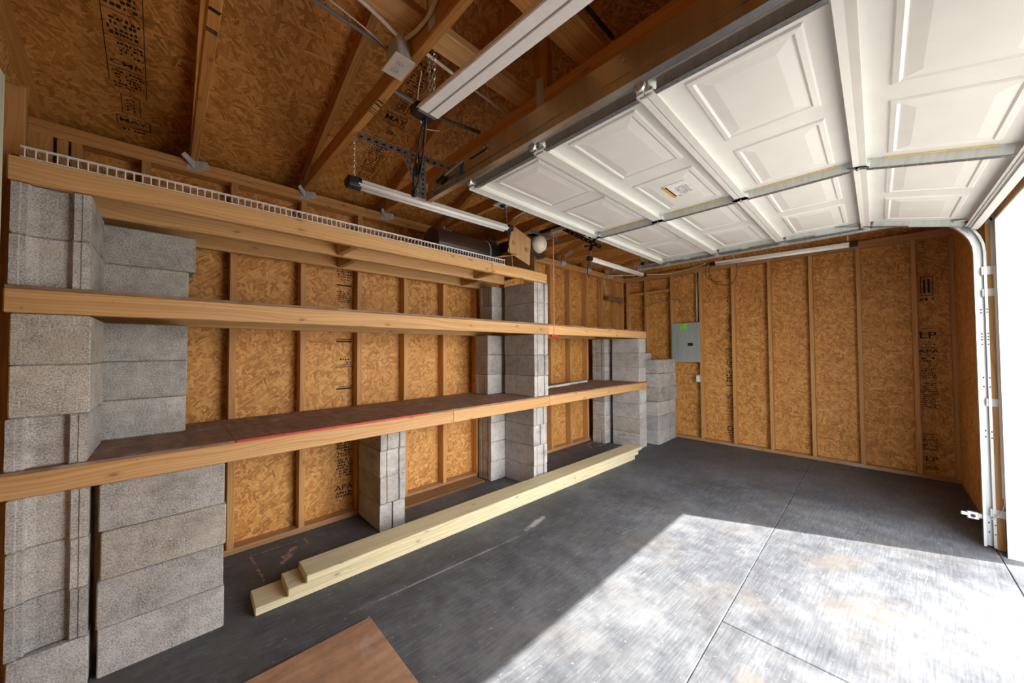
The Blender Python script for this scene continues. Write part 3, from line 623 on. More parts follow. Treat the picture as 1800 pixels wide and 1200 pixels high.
# ---------------------------------------------------------------- lumber on the floor
G = 'treated boards stacked on the floor'
for (x0, ln, y, z, rz, lab) in ((.325, 3.69, 2.193, .0195, -.034, 'pale treated plank at the bottom of the floor stack'), (.461, 3.645, 2.185, .0583, -.029, 'pale treated plank in the middle of the floor stack'), (.543, 3.66, 2.178, .0971, -.024, 'pale treated plank with brown knots on top of the floor stack')):
    MB().box((0, 0, 0), (ln, .186, .038), ch=.004).build('treated_board', 'treated_wood', None, loc=(x0+ln/2, y, z), rot=(0, 0, rz), label=lab, cat='plank', group=G)
board('loose_plank', (1.40, 2.735, .0005), (2.27, 2.90, .022), 'old_wood', None, label='weathered brown plank lying flat along the shelf wall', cat='plank')
fp = board('plywood_sheet', (-.20, 1.0, .0005), (.72, 1.755, .013), 'floor_ply', None, ch=.001, rot=(0, 0, R(-.5)), label='worn brown plywood sheet lying on the concrete floor', cat='plywood')

# ---------------------------------------------------------------- overhead garage door (open, four sections)
GX0, GX1, GZ = 1.215, 3.815, 2.268
gd = thing('garage_door', (2.515, .56, GZ), 'open white steel overhead garage door with raised panels', 'garage door')
def raised_panel(W, H):
    m = MB(); rings = []
    for ins, dz in ((0, -.0004), (.006, -.007), (.022, -.009), (.030, -.004), (.034, -.004), (.075, -.0095)):
        x, y = W/2-ins, H/2-ins; rings.append([(-x, -y, dz), (x, -y, dz), (x, y, dz), (-x, y, dz)])
    for a, b in zip(rings, rings[1:]):
        for i in range(4): m.poly([a[i], a[(i+1) % 4], b[(i+1) % 4], b[i]])
    m.poly(rings[-1]); m.poly(rings[0][::-1]); return m
PW = (GX1-GX0-.10)/4
seams = [1.590, 1.078, .565, .038]
rp_cache = {}
for i, y1 in enumerate(seams):
    H = (seams[i]-seams[i+1]-.004) if i < 3 else .512
    ang = 0 if i < 3 else R(13.5)
    W = GX1-GX0
    m = MB(); m.box((0, -H/2, .006), (W, H, .012))                      # skin
    m.box((0, -.008, -.018), (W, .016, .036)); m.box((0, -H+.006, -.018), (W, .012, .036))   # folded edges
    m.box((0, -.0152, -.0352), (W-.004, .030, .004)); m.box((0, -H+.0122, -.0352), (W-.004, .024, .004))
    sec = m.build('door_section', 'door_white', gd, loc=(0, y1-.56, 0), rot=(ang, 0, 0))
    for k in range(4):
        x = -W/2+.05+PW*(k+.5); h = .335
        if (H, PW) not in rp_cache: rp_cache[(H, PW)] = raised_panel(PW-.115, h).mesh('raised_panel', 'door_white')
        link('raised_panel', rp_cache[(H, PW)], sec, (x, -H/2-.005, 0))
    # centre stile, end stiles, glue beads
    hs = H-.080
    for nm, x, wd_ in (('centre_stile', 0, .030), ('end_stile', -W/2+.012, .024), ('end_stile', W/2-.012, .024)):
        sg = 1 if x <= 0 else -1; dp = .048 if nm == 'centre_stile' else .040
        mm = MB(); mm.box((0, 0, -dp/2), (.0025, hs, dp)); mm.box((.016*sg, 0, -dp*.48), (.002, hs, dp*.9))
        MB().box((.010*sg, 0, -dp), (.024, hs+.02, .003)).build('stile_flange', 'flange_dark', sec, loc=(x, -H/2-.002, 0))
        mm.build(nm, 'strut_steel', sec, loc=(x, -H/2-.002, 0))
    MB().tube([(-.004, -H/2+hs*.4, -.003), (-.004, -H/2-hs*.4, -.003)], .004, 6).build('glue_bead', 'foam_glue', sec)
    mm = MB()
    for q in range(9):
        yy = -H/2-hs*.45+hs*.9*q/8; mm.box((.010, yy, -.0502), (.006, .006, .001))
    mm.build('screw_heads', 'screw', sec, kind='stuff')
    for x in (0, -W/2+.014, W/2-.014):   # hinge over the seam
        mm = MB(); mm.box((0, .0, -.043), (.03, .08, .004)); mm.tube([(-.016, .002, -.046), (.016, .002, -.046)], .006, 8)
        mm.build('hinge', 'galvanised', sec)
        sec.children[-1].location = (x+(.008 if x <= 0 else -.008), -.001, 0)
# top edge strut and bottom rail
s0 = [c for c in gd.children if c.name.startswith('door_section')]
MB().box((0, .004, -.024), (GX1-GX0, .003, .050)).build('top_edge_angle', 'strut_steel', gd, loc=(0, 1.5905-.56, 0))
yb_, zb_ = .038-.512*math.cos(R(13.5)), -.512*math.sin(R(13.5))
m = MB(); m.box((0, 0, 0), (GX1-GX0, .05, .022)); m.box((0, -.004, -.017), (GX1-GX0, .03, .012)); m.build('bottom_seal', 'door_white', gd, loc=(0, yb_-.56-.006, zb_-.035), rot=(R(13.5), 0, 0))
# warning sticker
st = MB().box((0, 0, 0), (.20, .13, .0008)).build('warning_label', 'paper', gd, loc=(2.165-2.515, .80-.56, -.0115), label='white warning sticker with orange band')
MB().box((0, 0, 0), (.198, .013, .0008)).build('orange_band', 'sticker_orange', st, loc=(0, .058, -.0006)); MB().box((0, 0, 0), (.17, .009, .0008)).build('black_band', 'ink', st, loc=(0, .046, -.0006))
stamp('label_print', st, [('g', .02, .02, .075, .12, 11), ('r', .0, .0, .018, .014), ('g', .022, .0, .04, .012, 1)], (.09, .034, -.0006), (0, -1, 0), (-1, 0, 0), 'cable_grey', off=.0006)
# rollers on both edges
rm = MB(); rm.tube([(0, 0, 0), (.055, 0, 0)], .005, 8); rm.tube([(.040, 0, 0), (.052, 0, 0)], .021, 14); rm.box((-.03, 0, .012), (.05, .05, .006)); rm.box((-.008, 0, .002), (.006, .045, .03))
rmesh = rm.mesh('roller', 'galvanised')
for y, dz in ((1.55, 0), (1.078, 0), (.565, 0), (.038, 0), (-.40, -.10)):
    link('roller', rmesh, gd, (1.30-.012, y-.56, -.030+dz)); link('roller', rmesh, gd, (-1.30+.012, y-.56, -.030+dz), (0, 0, math.pi))

# ---------------------------------------------------------------- door tracks
def sweep(path, prof):
    """path: list of (y, z); prof: list of (n, x) closed polygon, n = along the in-plane normal"""
    m = MB(); rings = []
    for i, p in enumerate(path):
        a = path[max(i-1, 0)]; b = path[min(i+1, len(path)-1)]; t = Vector((b[0]-a[0], b[1]-a[1])).normalized(); nrm = Vector((t.y, -t.x))
        rings.append([(x, p[0]+nrm.x*n, p[1]+nrm.y*n) for n, x in prof])
    for a, b in zip(rings, rings[1:]):
        for k in range(len(prof)): q = (k+1) % len(prof); m.poly([a[k], a[q], b[q], b[k]])
    m.poly(rings[0][::-1]); m.poly(rings[-1]); return m
def cprof(sx, w=.052, d=.034, t=.0025, lip=.012):
    h = w/2
    pts = [(-h, d), (h, d), (h, 0), (h-lip, 0), (h-lip, t), (h-t, t), (h-t, d-t), (-h+t, d-t), (-h+t, t), (-h+lip, t), (-h+lip, 0), (-h, 0)]
    return [(n, x*sx) for n, x in pts]
rad = .30; yv, zh_ = -.487, 2.238
path = [(yv, .012), (yv, 1.0), (yv, zh_-rad)] + [(yv+rad-rad*math.cos(R(a)), zh_-rad+rad*math.sin(R(a))) for a in range(10, 90, 10)] + [(yv+rad, zh_), (.8, zh_), (1.90, zh_)]
ft = thing('door_track', (3.85, yv, 0), 'galvanised curved door track beside the white jamb', 'door track', 'garage door tracks'); OF = Vector((3.85, yv, 0))
sweep([(y-yv, z) for y, z in path], cprof(1)).build('track', 'galvanised', ft, smooth=False)
def part(nm, lo, hi, mat, par, off, **kw): return MB().box([(a+b)/2-o for a, b, o in zip(lo, hi, off)], [abs(b-a) for a, b in zip(lo, hi)], ch=.001).build(nm, mat, par, **kw)
for z in (1.67, .95, .235):
    m = MB(); m.box((.006, -.047, z), (.005, .085, .05)); m.box((.0, -.0605, z), (.02, .004, .05)); br = m.build('jamb_bracket', 'trim_white', ft)
m = MB(); m.box((.006, -.0665, 2.045), (.005, .045, .42)); m.box((.006, -.047, 1.815), (.0045, .085, .055)); m.box((.006, -.058, 2.19), (.0045, .062, .13)); m.build('flag_bracket', 'galvanised', ft)
m = MB()
for dy in (-.075, -.050):
    for z in (2.15, 2.185, 2.22): m.box((.0032, dy, z), (.001, .009, .022))
m.build('bracket_slots', 'black_steel', ft, kind='stuff')
m = MB()
for z in (.10, .16, .72, .76, 1.05, 1.11, 1.33, 1.36, 1.38, 1.40, 1.54, 1.56): m.box((.0305, 0, z), (.001, .006, .010)); m.box((-.0005, -.021, z), (.001, .006, .008))
m.build('bolt_slots', 'black_steel', ft, kind='stuff')
m = MB(); m.box((.035, 1.0-yv+.45, zh_+.045), (.003, 1.0, .05)); m.box((.035, 1.85-yv, zh_+.13), (.003, .035, .25)); m.build('hanger_angle', 'strut_steel', ft)
ns = thing('safety_sensor', (3.86, -.42, .195), 'small speckled white safety sensor on the foot of the curved track', 'sensor')
m = MB(); m.box((0, .0, 0), (.03, .05, .045), ch=.004); m.build('housing', 'galvanised', ns); MB().tube([(-.018, .0, .0), (-.014, 0, 0)], .011, 10).build('lens', 'black_plastic', ns); MB().box((.012, -.035, 0), (.004, .06, .03)).build('mount', 'galvanised', ns); MB().box((-.006, .035, .004), (.018, .03, .02), ch=.004).build('plug', 'trim_white', ns)

nx = 1.172; nz = 2.262
nt_ = thing('door_track', (nx, 1.0, nz), 'brown reflecting steel door track hung beside the third truss', 'door track', 'garage door tracks')
npath = [(1.93-1.0, 0), (0, 0), (-.15-1.0, 0)] + [(-.15-1.0-rad*math.sin(R(a)), -rad+rad*math.cos(R(a))) for a in range(15, 91, 15)] + [(-.45-1.0, -nz+.012)]
sweep(npath, cprof(-1)).build('track', 'track_steel', nt_)
m = MB(); m.box((-.037, .37, .052), (.003, 1.06, .085)); m.box((-.020, .37, .094), (.034, 1.06, .003)); m.box((-.037, -.6, .052), (.003, .88, .085)); m.box((-.02, -.6, .094), (.034, .88, .003)); m.build('angle_iron', 'track_steel', nt_)
m = MB()
for y, z in ((.52, .06), (.36, .07), (.33, .07), (.34, .045), (.30, .05), (-.05, .06), (-.4, .06), (.62, .01), (.85, .02), (.78, .07), (.6, .08)): m.tube([(-.0385, y, z), (-.043, y, z)], .006, 8)
m.build('bolt', 'screw', nt_, kind='stuff')
m = MB(); m.box((-.0392, .41, .058), (.001, .14, .010)); m.build('slot', 'black_steel', nt_)
MB().box((-.0395, .555, .045), (.001, .035, .075)).build('blue_tape', 'blue_tape', nt_)
MB().box((-.036, .885, -.005), (.004, .085, .050)).build('tan_tape', 'card_tape', nt_)
m = MB(); m.tube([(-.05, .72, .045), (-.045, .66, .055), (-.045, .53, .07)], .006, 8); m.build('spring_cable', 'screw', nt_); MB().tube([(-.055, .77, .03), (-.05, .70, .045)], .013, 8).build('cable_clip', 'black_steel', nt_)
# perforated hanger angles of the near track
hg = thing('track_hanger', (1.0, 1.9, 2.49), 'galvanised perforated angle hanger holding the end of the near track', 'track hanger'); OH = Vector((1.0, 1.9, 2.49))
def angle_bar(a, b, wd=.034, holes=10, upv=(0, 0, 1), nm='perforated_angle', mt='angle_steel', par=None, off=OH):
    a, b = Vector(a)-off, Vector(b)-off; d = b-a; L = d.length; x = d.normalized(); y = Vector(upv).cross(x).normalized(); z = x.cross(y)
    M = Matrix((( x.x, y.x, z.x, a.x), (x.y, y.y, z.y, a.y), (x.z, y.z, z.z, a.z), (0, 0, 0, 1)))
    m = MB(); m.box((L/2, 0, 0), (L, .0025, wd), M); m.box((L/2, wd/2, wd/2), (L, wd, .0025), M); o = m.build(nm, mt, par or hg)
    h = MB()
    for i in range(holes):
        t = L*(i+.5)/holes
        for s in (-1, 1): h.box((t, s*.0015, -.002), (L/holes*.42, .0006, .010), M)
        for s in (-1, 1): h.box((t, wd/2, wd/2+s*.0015), (L/holes*.42, .010, .0006), M)
    h.build('holes', 'black_steel', o, kind='stuff'); return o
angle_bar((.718, 1.93, 2.475), (1.150, 1.67, 2.345), holes=13)
angle_bar((.93, 1.79, 2.405), (1.120, 1.935, 2.255), holes=7); angle_bar((1.02, 1.735, 2.385), (1.126, 1.915, 2.250), holes=8)

# ---------------------------------------------------------------- door opener
op = thing('door_opener', (2.5, 2.3, 2.49), 'garage door opener hung over the shelf end, cream lamp cover, black rail', 'door opener'); OO = Vector((2.5, 2.3, 2.49))
part('motor_housing', (2.40, 2.27, 2.215), (2.66, 2.66, 2.392), 'brown_plastic', op, OO)
m = MB(); prof = [(0, .085), (.05, .083), (.085, .072), (.105, .05), (.115, .02), (.117, .002)]
m.tube([Vector((2.565, 2.31-p[0], 2.335))-OO for p in prof], [p[1]*1.05 for p in prof], 20); lc = m.build('lamp_cover', 'lamp_cream', op, smooth=True)
part('rail', (2.485, -.50, 2.395), (2.515, 2.55, 2.425), 'black_steel', op, OO)
part('trolley', (2.472, 1.86, 2.372), (2.528, 2.04, 2.398), 'galvanised', op, OO)
m = MB(); m.box((0, 0, 0), (.005, .50, .030), Matrix.Translation(Vector((2.497, 1.745, 2.272))-OO) @ Matrix.Rotation(R(33), 4, 'X')); m.build('straight_arm', 'black_steel', op)
m = MB(); m.box((0, 0, 0), (.005, .19, .026), Matrix.Translation(Vector((2.503, 1.60, 2.215))-OO) @ Matrix.Rotation(R(-62), 4, 'X')); m.build('curved_arm', 'black_steel', op)
m = MB()
for i in range(9):
    t = -.22+.44*i/8; m.tube([Vector((2.4935, 1.745+t*math.cos(R(33)), 2.272+t*math.sin(R(33))))-OO, Vector((2.496, 1.745+t*math.cos(R(33)), 2.272+t*math.sin(R(33))))-OO], .0055, 8)
m.build('arm_holes', 'screw', op, kind='stuff')
m = MB(); m.box(Vector((2.49, 1.575, 2.25))-OO, (.05, .06, .004)); m.box(Vector((2.475, 1.58, 2.235))-OO, (.003, .05, .04)); m.tube([Vector((2.465, 1.57, 2.26))-OO, Vector((2.525, 1.57, 2.26))-OO], .008, 8); m.build('door_bracket', 'screw', op)
m = MB()
for x in (2.42, 2.62): m.box(Vector((x, 2.45, 2.425))-OO, (.003, .03, .14))
m.build('hanger_strap', 'galvanised', op)
angle_bar((2.36, 2.18, 2.40), (2.78, 2.18, 2.40), holes=10, par=op, off=OO, nm='cross_angle')
pc = thing('release_cord', (2.5, 2.03, 2.37), 'thin red emergency release cord with red handle hanging before the shelf', 'release cord')
MB().tube([(0, 0, 0), (.001, 0, -.5), (0, 0, -.93)], .0042, 6).build('cord', 'red_cord', pc); MB().tube([(-.045, 0, -.935), (.045, 0, -.935)], .011, 8).build('handle', 'red_plastic', pc)

# ---------------------------------------------------------------- shop lights
def shop_light(a, b, label, tubes, mat, w=.09, cap='black_plastic', shade=False):
    a, b = Vector(a), Vector(b); c = (a+b)/2; t = thing('shop_light', tuple(c), label, 'shop light', 'hanging shop lights')
    d = (b-a); L = d.length; x = d.normalized(); y = Vector((0, 0, 1)).cross(x).normalized(); z = x.cross(y); M = Matrix(((x.x, y.x, z.x, 0), (x.y, y.y, z.y, 0), (x.z, y.z, z.z, 0), (0, 0, 0, 1)))
    hb = MB()
    if tubes == 2:
        hw = w/2
        pr = [(-hw, -.010), (-hw*.55, .022), (hw*.55, .022), (hw, -.010), (hw-.004, -.012), (hw*.5, .016), (.006, .012), (0, -.006), (-.006, .012), (-hw*.5, .016), (-hw+.004, -.012)]
    else: pr = [(-.016, .0), (-.012, .022), (.012, .022), (.016, 0), (.012, -.002), (-.012, -.002)]
    A = [M @ Vector((-L/2+.03, p[0], p[1])) for p in pr]; B = [M @ Vector((L/2-.03, p[0], p[1])) for p in pr]
    for i in range(len(pr)): j = (i+1) % len(pr); hb.poly([A[i], A[j], B[j], B[i]])
    hb.poly(A[::-1]); hb.poly(B); hb.build('housing', 'white_plastic', t)
    for s in ((-.5, .5) if tubes == 2 else (0,)):
        if shade: MB().box((0, 0, 0), (L-.09, w*.47, .020), Matrix.Translation(M @ Vector((0, s*w*.49, -.010))) @ M, ch=.004).build('lens', mat, t)
        else: MB().tube([M @ Vector((-L/2+.045, s*w*.5, -.008)), M @ Vector((L/2-.045, s*w*.5, -.008))], .0165 if tubes == 2 else .017, 10).build('tube', mat, t, smooth=True)
    if shade: MB().box((0, 0, 0), (L-.09, .0045, .010), Matrix.Translation(M @ Vector((0, 0, -.0125))) @ M).build('lens_gap', 'cable_grey', t)
    for s in (-1, 1): MB().box((0, 0, 0), (.06, (w if tubes == 2 else .05), .045), Matrix.Translation(M @ Vector((s*(L/2-.012), 0, .002))) @ M, ch=.008).build('end_cap', cap, t)
    return t
def chain(parent, a, b, off, nm='chain', r=.0022):
    a, b = Vector(a)-Vector(off), Vector(b)-Vector(off); n = max(2, int((b-a).length/.016)); m = MB(); d = (b-a)/n; x = d.normalized(); y = x.orthogonal().normalized(); z = x.cross(y)
    for i in range(n):
        p = a+d*(i+.5); s = y if i % 2 else z; q = []
        for k in range(9): an = 2*math.pi*k/8; q.append(p+x*math.cos(an)*.0115+s*math.sin(an)*.006)
        m.tube(q, r, 4, cap=False)
    return m.build(nm, 'screw', parent)
def cable(name, pts, r, mat, label=None, cat='cable', parent=None, off=(0, 0, 0), sub=6):
    P = [Vector(p)-Vector(off) for p in pts]; out = []
    for i in range(len(P)-1):
        p0, p1, p2, p3 = P[max(i-1, 0)], P[i], P[i+1], P[min(i+2, len(P)-1)]
        for k in range(sub):
            t = k/sub; out.append(.5*((2*p1)+(-p0+p2)*t+(2*p0-5*p1+4*p2-p3)*t*t+(-p0+3*p1-3*p2+p3)*t*t*t))
    out.append(P[-1])
    if label:
        o0 = out[0].copy(); return MB().tube([q-o0 for q in out], r, 6).build(name, mat, None, smooth=True, loc=tuple(o0), label=label, cat=cat)
    return MB().tube(out, r, 6).build(name, mat, parent, smooth=True)
l1 = shop_light((.752, 1.31, 2.300), (.815, .09, 2.300), 'twin tube white shop light hung from the outlet truss chains', 2, 'tube_white', .10, shade=True)
c1 = tuple(l1.location); chain(l1, (.740, 1.235, 2.490), (.756, 1.25, 2.318), c1); chain(l1, (.748, 1.205, 2.490), (.760, 1.235, 2.318), c1)
cable('power_cord', [(.755, 1.30, 2.28), (.765, 1.36, 2.20), (.775, 1.42, 2.10), (.772, 1.41, 2.02), (.768, 1.34, 2.10), (.762, 1.30, 2.28)], .004, 'black_plastic', parent=l1, off=c1)
cable('power_cord', [(.760, 1.29, 2.28), (.778, 1.33, 2.22), (.782, 1.37, 2.12), (.778, 1.36, 2.06), (.776, 1.38, 2.18), (.758, 1.31, 2.27)], .004, 'black_plastic', parent=l1, off=c1)
m = MB(); m.box((0, 0, 0), (.028, .022, .06), ch=.005); m.build('cord_bundle', 'black_plastic', l1, loc=Vector((.776, 1.385, 2.10))-Vector(c1)); MB().box((0, 0, 0), (.02, .03, .03), ch=.004).build('plug', 'black_plastic', l1, loc=Vector((.772, 1.41, 2.005))-Vector(c1))
l2 = shop_light((.700, 1.99, 2.235), (1.905, 1.985, 2.255), 'white tube shop light with round black cap above the wire rack', 2, 'tube_white', .075); c2 = tuple(l2.location)
MB().tube([Vector((.690, 1.99, 2.235))-Vector(c2), Vector((.755, 1.99, 2.236))-Vector(c2)], .036, 16).build('round_cap', 'black_plastic', l2)
chain(l2, (.722, 1.985, 2.489), (.725, 1.99, 2.26), c2); chain(l2, (1.875, 2.0, 2.470), (1.885, 1.99, 2.28), c2)
cable('power_cord', [(1.89, 1.99, 2.27), (1.90, 2.02, 2.36), (1.91, 2.04, 2.47)], .006, 'black_plastic', parent=l2, off=c2)
cable('power_cord', [(1.90, 2.0, 2.26), (1.99, 2.08, 2.15), (2.05, 2.12, 2.05)], .004, 'black_plastic', parent=l2, off=c2)
l3 = shop_light((3.045, 2.01, 2.231), (4.264, 2.01, 2.232), 'slim tube shop light hanging near the far ceiling corner', 1, 'tube_white', .05); c3 = tuple(l3.location)
chain(l3, (3.10, 2.02, 2.47), (3.08, 2.01, 2.255), c3); cable('power_cord', [(3.06, 2.01, 2.24), (2.98, 1.98, 2.16), (2.97, 1.98, 2.06), (3.03, 2.0, 2.03)], .004, 'black_plastic', parent=l3, off=c3)
MB().box((0, 0, 0), (.12, .025, .02), Matrix.Rotation(R(-14), 4, 'Y'), ch=.004).build('plug_strip', 'black_plastic', l3, loc=Vector((3.0, 1.99, 2.345))-Vector(c3))
l4 = shop_light((4.583, 1.338, 2.306), (4.587, .119, 2.280), 'long slim tube shop light between garage door and panel wall', 1, 'tube_white', .05); c4 = tuple(l4.location)
for y in (1.1, .17): chain(l4, (4.386, y, PZ2+.01), (4.578, y, 2.322), c4)
cable('power_cord', [(4.583, 1.34, 2.30), (4.62, 1.38, 2.22), (4.65, 1.33, 2.10), (4.63, 1.20, 2.05), (4.60, 1.11, 2.09), (4.585, 1.08, 2.19), (4.585, 1.09, 2.29)], .0035, 'black_plastic', parent=l4, off=c4)
cable('power_cord', [(4.60, 1.40, 2.32), (4.64, 1.42, 2.20), (4.65, 1.36, 2.13), (4.62, 1.24, 2.09)], .003, 'black_plastic', parent=l4, off=c4)
MB().box((0, 0, 0), (.02, .025, .018), ch=.003).build('wire_nut', 'blue_cap', l4, loc=Vector((4.59, 1.42, 2.345))-Vector(c4))

# ---------------------------------------------------------------- electrics
ob = thing('outlet_box', (.66, 1.337, 2.468), 'white twin outlet plate on a metal box fixed to a truss', 'outlet', 'outlets on the trusses')
MB().box((0, 0, .050), (.060, .10, .096), ch=.004).build('metal_box', 'zinc_dull', ob); pl = MB().box((0, 0, 0), (.088, .128, .006), ch=.002).build('cover_plate', 'white_plastic', ob)
for s in (-1, 1):
    r_ = MB().tube([(0, s*.022, -.0032), (0, s*.022, -.0055)], .0165, 16).build('receptacle', 'white_plastic', pl)
    MB().box((-.005, s*.022, -.0058), (.002, .008, .0006)).build('slot', 'black_plastic', r_); MB().box((.005, s*.022, -.0058), (.002, .008, .0006)).build('slot', 'black_plastic', r_)
for x, y, z, lab in ((1.93, 2.09, PZ2-.001, 'white outlet plate under the truss above the black tube'), (3.15, 2.06, PZ2-.001, 'white outlet plate under the truss by the far slim light')):
    o = thing('outlet_box', (x, y, z), lab, 'outlet', 'outlets on the trusses'); MB().box((0, 0, -.003), (.115, .115, .008), ch=.002).build('cover_plate', 'white_plastic', o); MB().tube([(0, 0, -.007), (0, 0, -.022)], .02, 12).build('plug', 'black_plastic', o)
cable('grey_cable', [(-.42, 1.40, 2.615), (.10, 1.39, 2.60), (.35, 1.385, 2.575), (.632, 1.375, 2.548)], .0075, 'cable_grey', 'grey electric cable running over the trusses to the outlet box')
cable('grey_cable', [(-.42, 1.41, 2.628), (.10, 1.405, 2.612), (.35, 1.40, 2.588), (.632, 1.385, 2.556)], .0065, 'cable_grey', 'second grey electric cable alongside, running to the outlet box')
cable('white_cable', [(-.42, 1.25, 2.612), (.10, 1.26, 2.60), (.47, 1.275, 2.58), (.64, 1.30, 2.556)], .008, 'cable_white', 'thick white cable running over the trusses to the outlet box')
cable('white_string', [(-.42, 1.33, 2.60), (.2, 1.335, 2.585), (.50, 1.35, 2.56), (.635, 1.37, 2.54)], .003, 'cable_white', 'thin white cord drooping toward the outlet box')
cable('white_cable', [(.66, 1.32, 2.558), (.680, 1.20, 2.555), (.68, 1.09, 2.575), (.682, 1.0, 2.70), (.682, .9, 2.9)], .008, 'cable_white', 'white cable climbing from the outlet box along the truss')
cable('white_cable', [(.735, 1.325, 2.592), (1.03, 1.35, 2.590), (1.32, 1.37, 2.592), (1.95, 1.38, 2.592), (3.15, 1.45, 2.592)], .008, 'cable_white', 'straight white cable crossing between the trusses behind the twin light')
cable('black_cable', [(.74, 1.63, 2.592), (1.03, 1.63, 2.575), (1.30, 1.60, 2.590)], .010, 'cable_grey', 'short dark flat cable crossing between two trusses above the hanger')
cable('thin_wire', [(.745, 1.30, 2.478), (.76, 1.36, 2.40), (.80, 1.40, 2.33), (.86, 1.47, 2.36), (1.0, 1.56, 2.45)], .002, 'cable_white', 'thin white wire looping near the twin light end')
cable('black_cable', [(.72, .732, 2.595), (1.07, .731, 2.592), (1.30, .732, 2.595)], .009, 'black_plastic', 'short black strap cable across the truss near the door header')
# breaker panel
ep = thing('electrical_panel', (XB-.005, 1.962, 1.12), 'grey electrical breaker panel with a lime green sticker', 'electrical panel')
MB().box((.045, 0, .287), (.09, .36, .55), ch=.003).build('can', 'panel_grey', ep); MB().box((-.004, 0, .287), (.010, .392, .575), ch=.003).build('cover', 'panel_grey', ep)
dr = MB().box((-.0115, .04, .245), (.005, .135, .40), ch=.001).build('door', 'panel_grey', ep); MB().box((-.016, .035, .245), (.003, .004, .385)).build('door_ridge', 'zinc_dull', dr)
MB().box((-.012, -.068, .258), (.006, .072, .042), ch=.002).build('latch', 'black_plastic', ep); MB().box((-.0098, .02, .515), (.001, .095, .082)).build('sticker', 'green_label', ep, label='lime green sticker')
m = MB()
for y in (-.18, .18):
    for z in (.02, .29, .555): m.tube([(-.0085, y, z), (-.0115, y, z)], .004, 8)
m.build('screw', 'screw', ep, kind='stuff')
MB().tube([(5.52, 1.815, 0), (5.52, 1.815, .72)], .014, 10).build('conduit', 'zinc_dull', None, smooth=True, loc=(0, 0, 1.696), label='grey vertical conduit rising from the breaker panel', cat='conduit')
wo = thing('weather_outlet', (XB+.02, 1.80, .885), 'small grey outlet box below the breaker panel', 'outlet')
MB().box((0, 0, 0), (.06, .062, .105), ch=.006).build('metal_box', 'zinc_dull', wo); MB().box((-.032, 0, 0), (.004, .042, .075), ch=.001).build('receptacle', 'white_plastic', wo)
cable('black_cable', [(5.52, 1.83, 1.12), (5.535, 1.79, 1.06), (5.54, 1.785, .94)], .006, 'black_plastic', 'dark cable between the breaker panel and the small outlet')
cable('grey_cable', [(5.52, 1.80, .83), (5.53, 1.785, .6), (5.525, 1.79, .42), (5.50, 1.83, .36)], .006, 'cable_grey', 'grey cable curling down from the small outlet')
cable('grey_cable', [(5.09, 2.873, 2.12), (5.3, 2.84, 2.05), (5.45, 2.62, 1.98), (5.455, 2.40, 2.03), (5.462, 2.1, 2.06), (5.464, 1.95, 1.95), (5.464, 1.93, 1.80), (5.464, 1.95, 1.692)], .006, 'cable_grey', 'grey cable drooping across the far corner to the breaker panel')
cable('white_cable', [(5.25, 2.62, 2.47), (5.0, 2.75, 2.455), (4.85, 2.90, 2.44), (4.80, 2.905, 2.36), (4.86, 2.905, 2.24), (4.88, 2.90, 2.17)], .007, 'cable_white', 'white cable hanging down the far end of the shelf wall')
board('corner_block', (4.885, 2.882, 2.075), (5.34, 2.920, 2.150), 'old_wood', None, label='short dark wood cleat nailed across the far corner studs', cat='cleat')
cable('white_cable', [(4.30, 2.02, 2.235), (4.55, 2.08, 2.30), (4.9, 1.95, 2.34), (4.7, 1.55, 2.33), (4.6, 1.41, 2.33)], .006, 'cable_white', 'white cable looping from the far corner light toward the panel wall light')
cable('white_cable', [(2.2, 1.62, 2.592), (2.35, 1.80, 2.56), (2.2, 2.1, 2.50), (2.12, 2.16, 2.44)], .004, 'cable_white', 'thin pale cable drooping above the cardboard box')
# items on the door jamb side
MB().box((0, 0, .72), (.02, .012, 1.5), ch=.003).build('wire_cover', 'trim_white', None, loc=(3.838, YC+.0065, .37), label='white vertical wire cover strip beside the curved track', cat='wire cover')
cable('white_cable', [(3.81, YC+.007, 1.78), (3.812, YC+.007, 1.4), (3.806, YC+.007, 1.0), (3.813, YC+.007, .6), (3.812, YC+.01, .3), (3.84, -.49, .19)], .0035, 'cable_white', 'thin white sensor wire stapled down beside the door jamb')

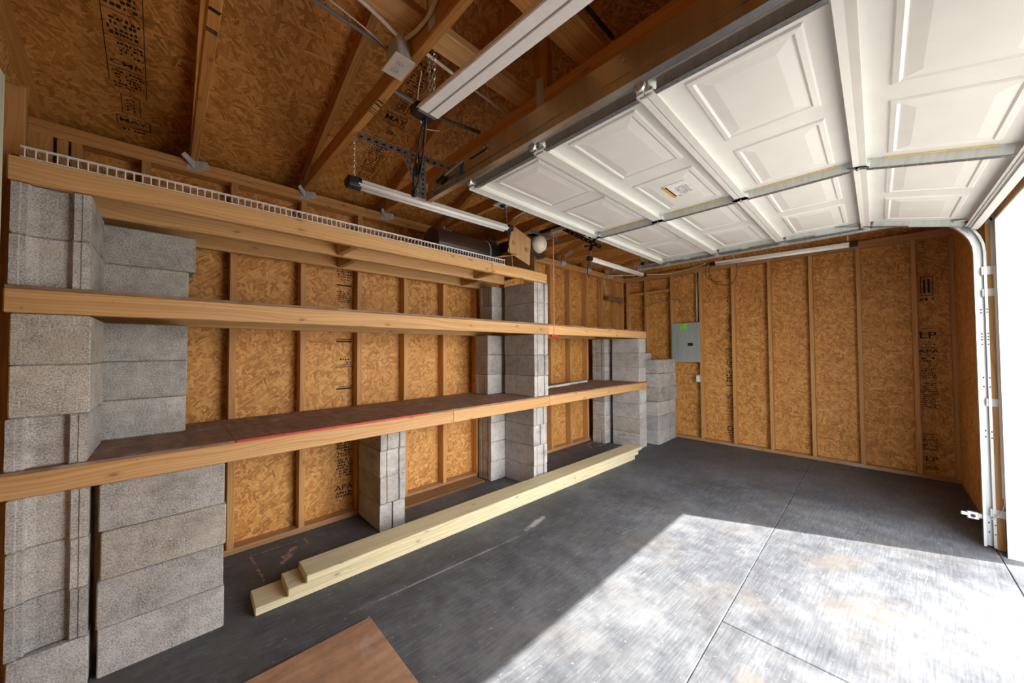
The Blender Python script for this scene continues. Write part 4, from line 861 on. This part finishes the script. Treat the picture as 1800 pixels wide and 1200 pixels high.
# ---------------------------------------------------------------- things on the top shelf
zt = zT1+.0115
tb_ = thing('black_tube', (1.825, 2.475, zt+.0047), 'fat dark plastic tube lying on the top shelf beside the box', 'tube'); rt_ = .125
n = 28; m = MB()
m.tube([(-.33, 0, rt_), (-.325, 0, rt_), (.20, 0, rt_)], [rt_*.93, rt_, rt_], n); m.build('barrel', 'brown_plastic', tb_, smooth=False)
m = MB(); m.tube([(.2005, 0, rt_), (.215, 0, rt_), (.33, 0, rt_), (.335, 0, rt_)], [rt_*1.0, rt_*1.03, rt_*1.0, rt_*.9], n); m.build('end_cap', 'black_plastic', tb_)
m = MB()
for k in range(12): a = 2*math.pi*k/12; m.box((.27, math.cos(a)*rt_*1.02, rt_+math.sin(a)*rt_*1.02), (.11, .006, .006))
m.build('cap_ribs', 'black_plastic', tb_); MB().tube([(.195, 0, rt_), (.205, 0, rt_)], rt_*1.035, n).build('rim', 'zinc_dull', tb_)
cb = thing('cardboard_box', (2.33, 2.40, zt), 'open cardboard box with raised flap beside the opener lamp', 'box')
def card(nm, c, d, rot, par=cb): return MB().box((0, 0, 0), d, ch=.0008).build(nm, 'cardboard', par, loc=c, rot=rot)
card('base', (-.01, .0, .004), (.30, .34, .005), (0, 0, 0)); card('side_panel', (.14, .0, .075), (.005, .34, .14), (0, 0, 0)); card('side_panel', (-.155, .0, .075), (.005, .34, .14), (0, 0, 0)); card('rear_panel', (-.01, .17, .075), (.30, .005, .14), (0, 0, 0))
fp_ = MB(); P4 = [Vector(p)-Vector((2.33, 2.40, zt)) for p in ((2.165, 2.22, 2.415), (2.385, 2.20, 2.33), (2.37, 2.205, 2.085), (2.105, 2.215, 2.165))]
fp_.poly(P4); fp_.poly([p+Vector((0, .006, 0)) for p in P4[::-1]])
for i in range(4): j = (i+1) % 4; fp_.poly([P4[i], P4[j], P4[j]+Vector((0, .006, 0)), P4[i]+Vector((0, .006, 0))])
fo = fp_.build('front_flap', 'cardboard', cb)
for c, a in (((2.175, 2.213, 2.255), 15), ((2.335, 2.200, 2.22), 10)): MB().box((0, 0, 0), (.035, .002, .035)).build('tape_patch', 'card_tape', fo, loc=Vector(c)-Vector((2.33, 2.40, zt))-Vector((0, .001, 0)), rot=(0, R(a), 0))
card('side_flap', (-.26, -.14, .075), (.28, .20, .005), (R(4), R(-14), R(8)))
card('side_flap', (.165, -.02, .07), (.006, .28, .13), (0, R(10), 0))
# white printed strip on the low shelf
ps = thing('printed_strip', (3.52, 2.655, zB2), 'white printed plastic strip lying on the low shelf', 'strip')
MB().box((0, 0, .013), (1.02, .045, .022), ch=.003).build('strip', 'white_plastic', ps); stamp('print', ps, [('g', -.46, .003, .16, .013, 1), ('g', .02, .003, .36, .013, 1)], (0, -.0227, .002), (1, 0, 0), (0, 0, 1), 'ink', off=.0006)
ps.rotation_euler = (0, 0, R(8))
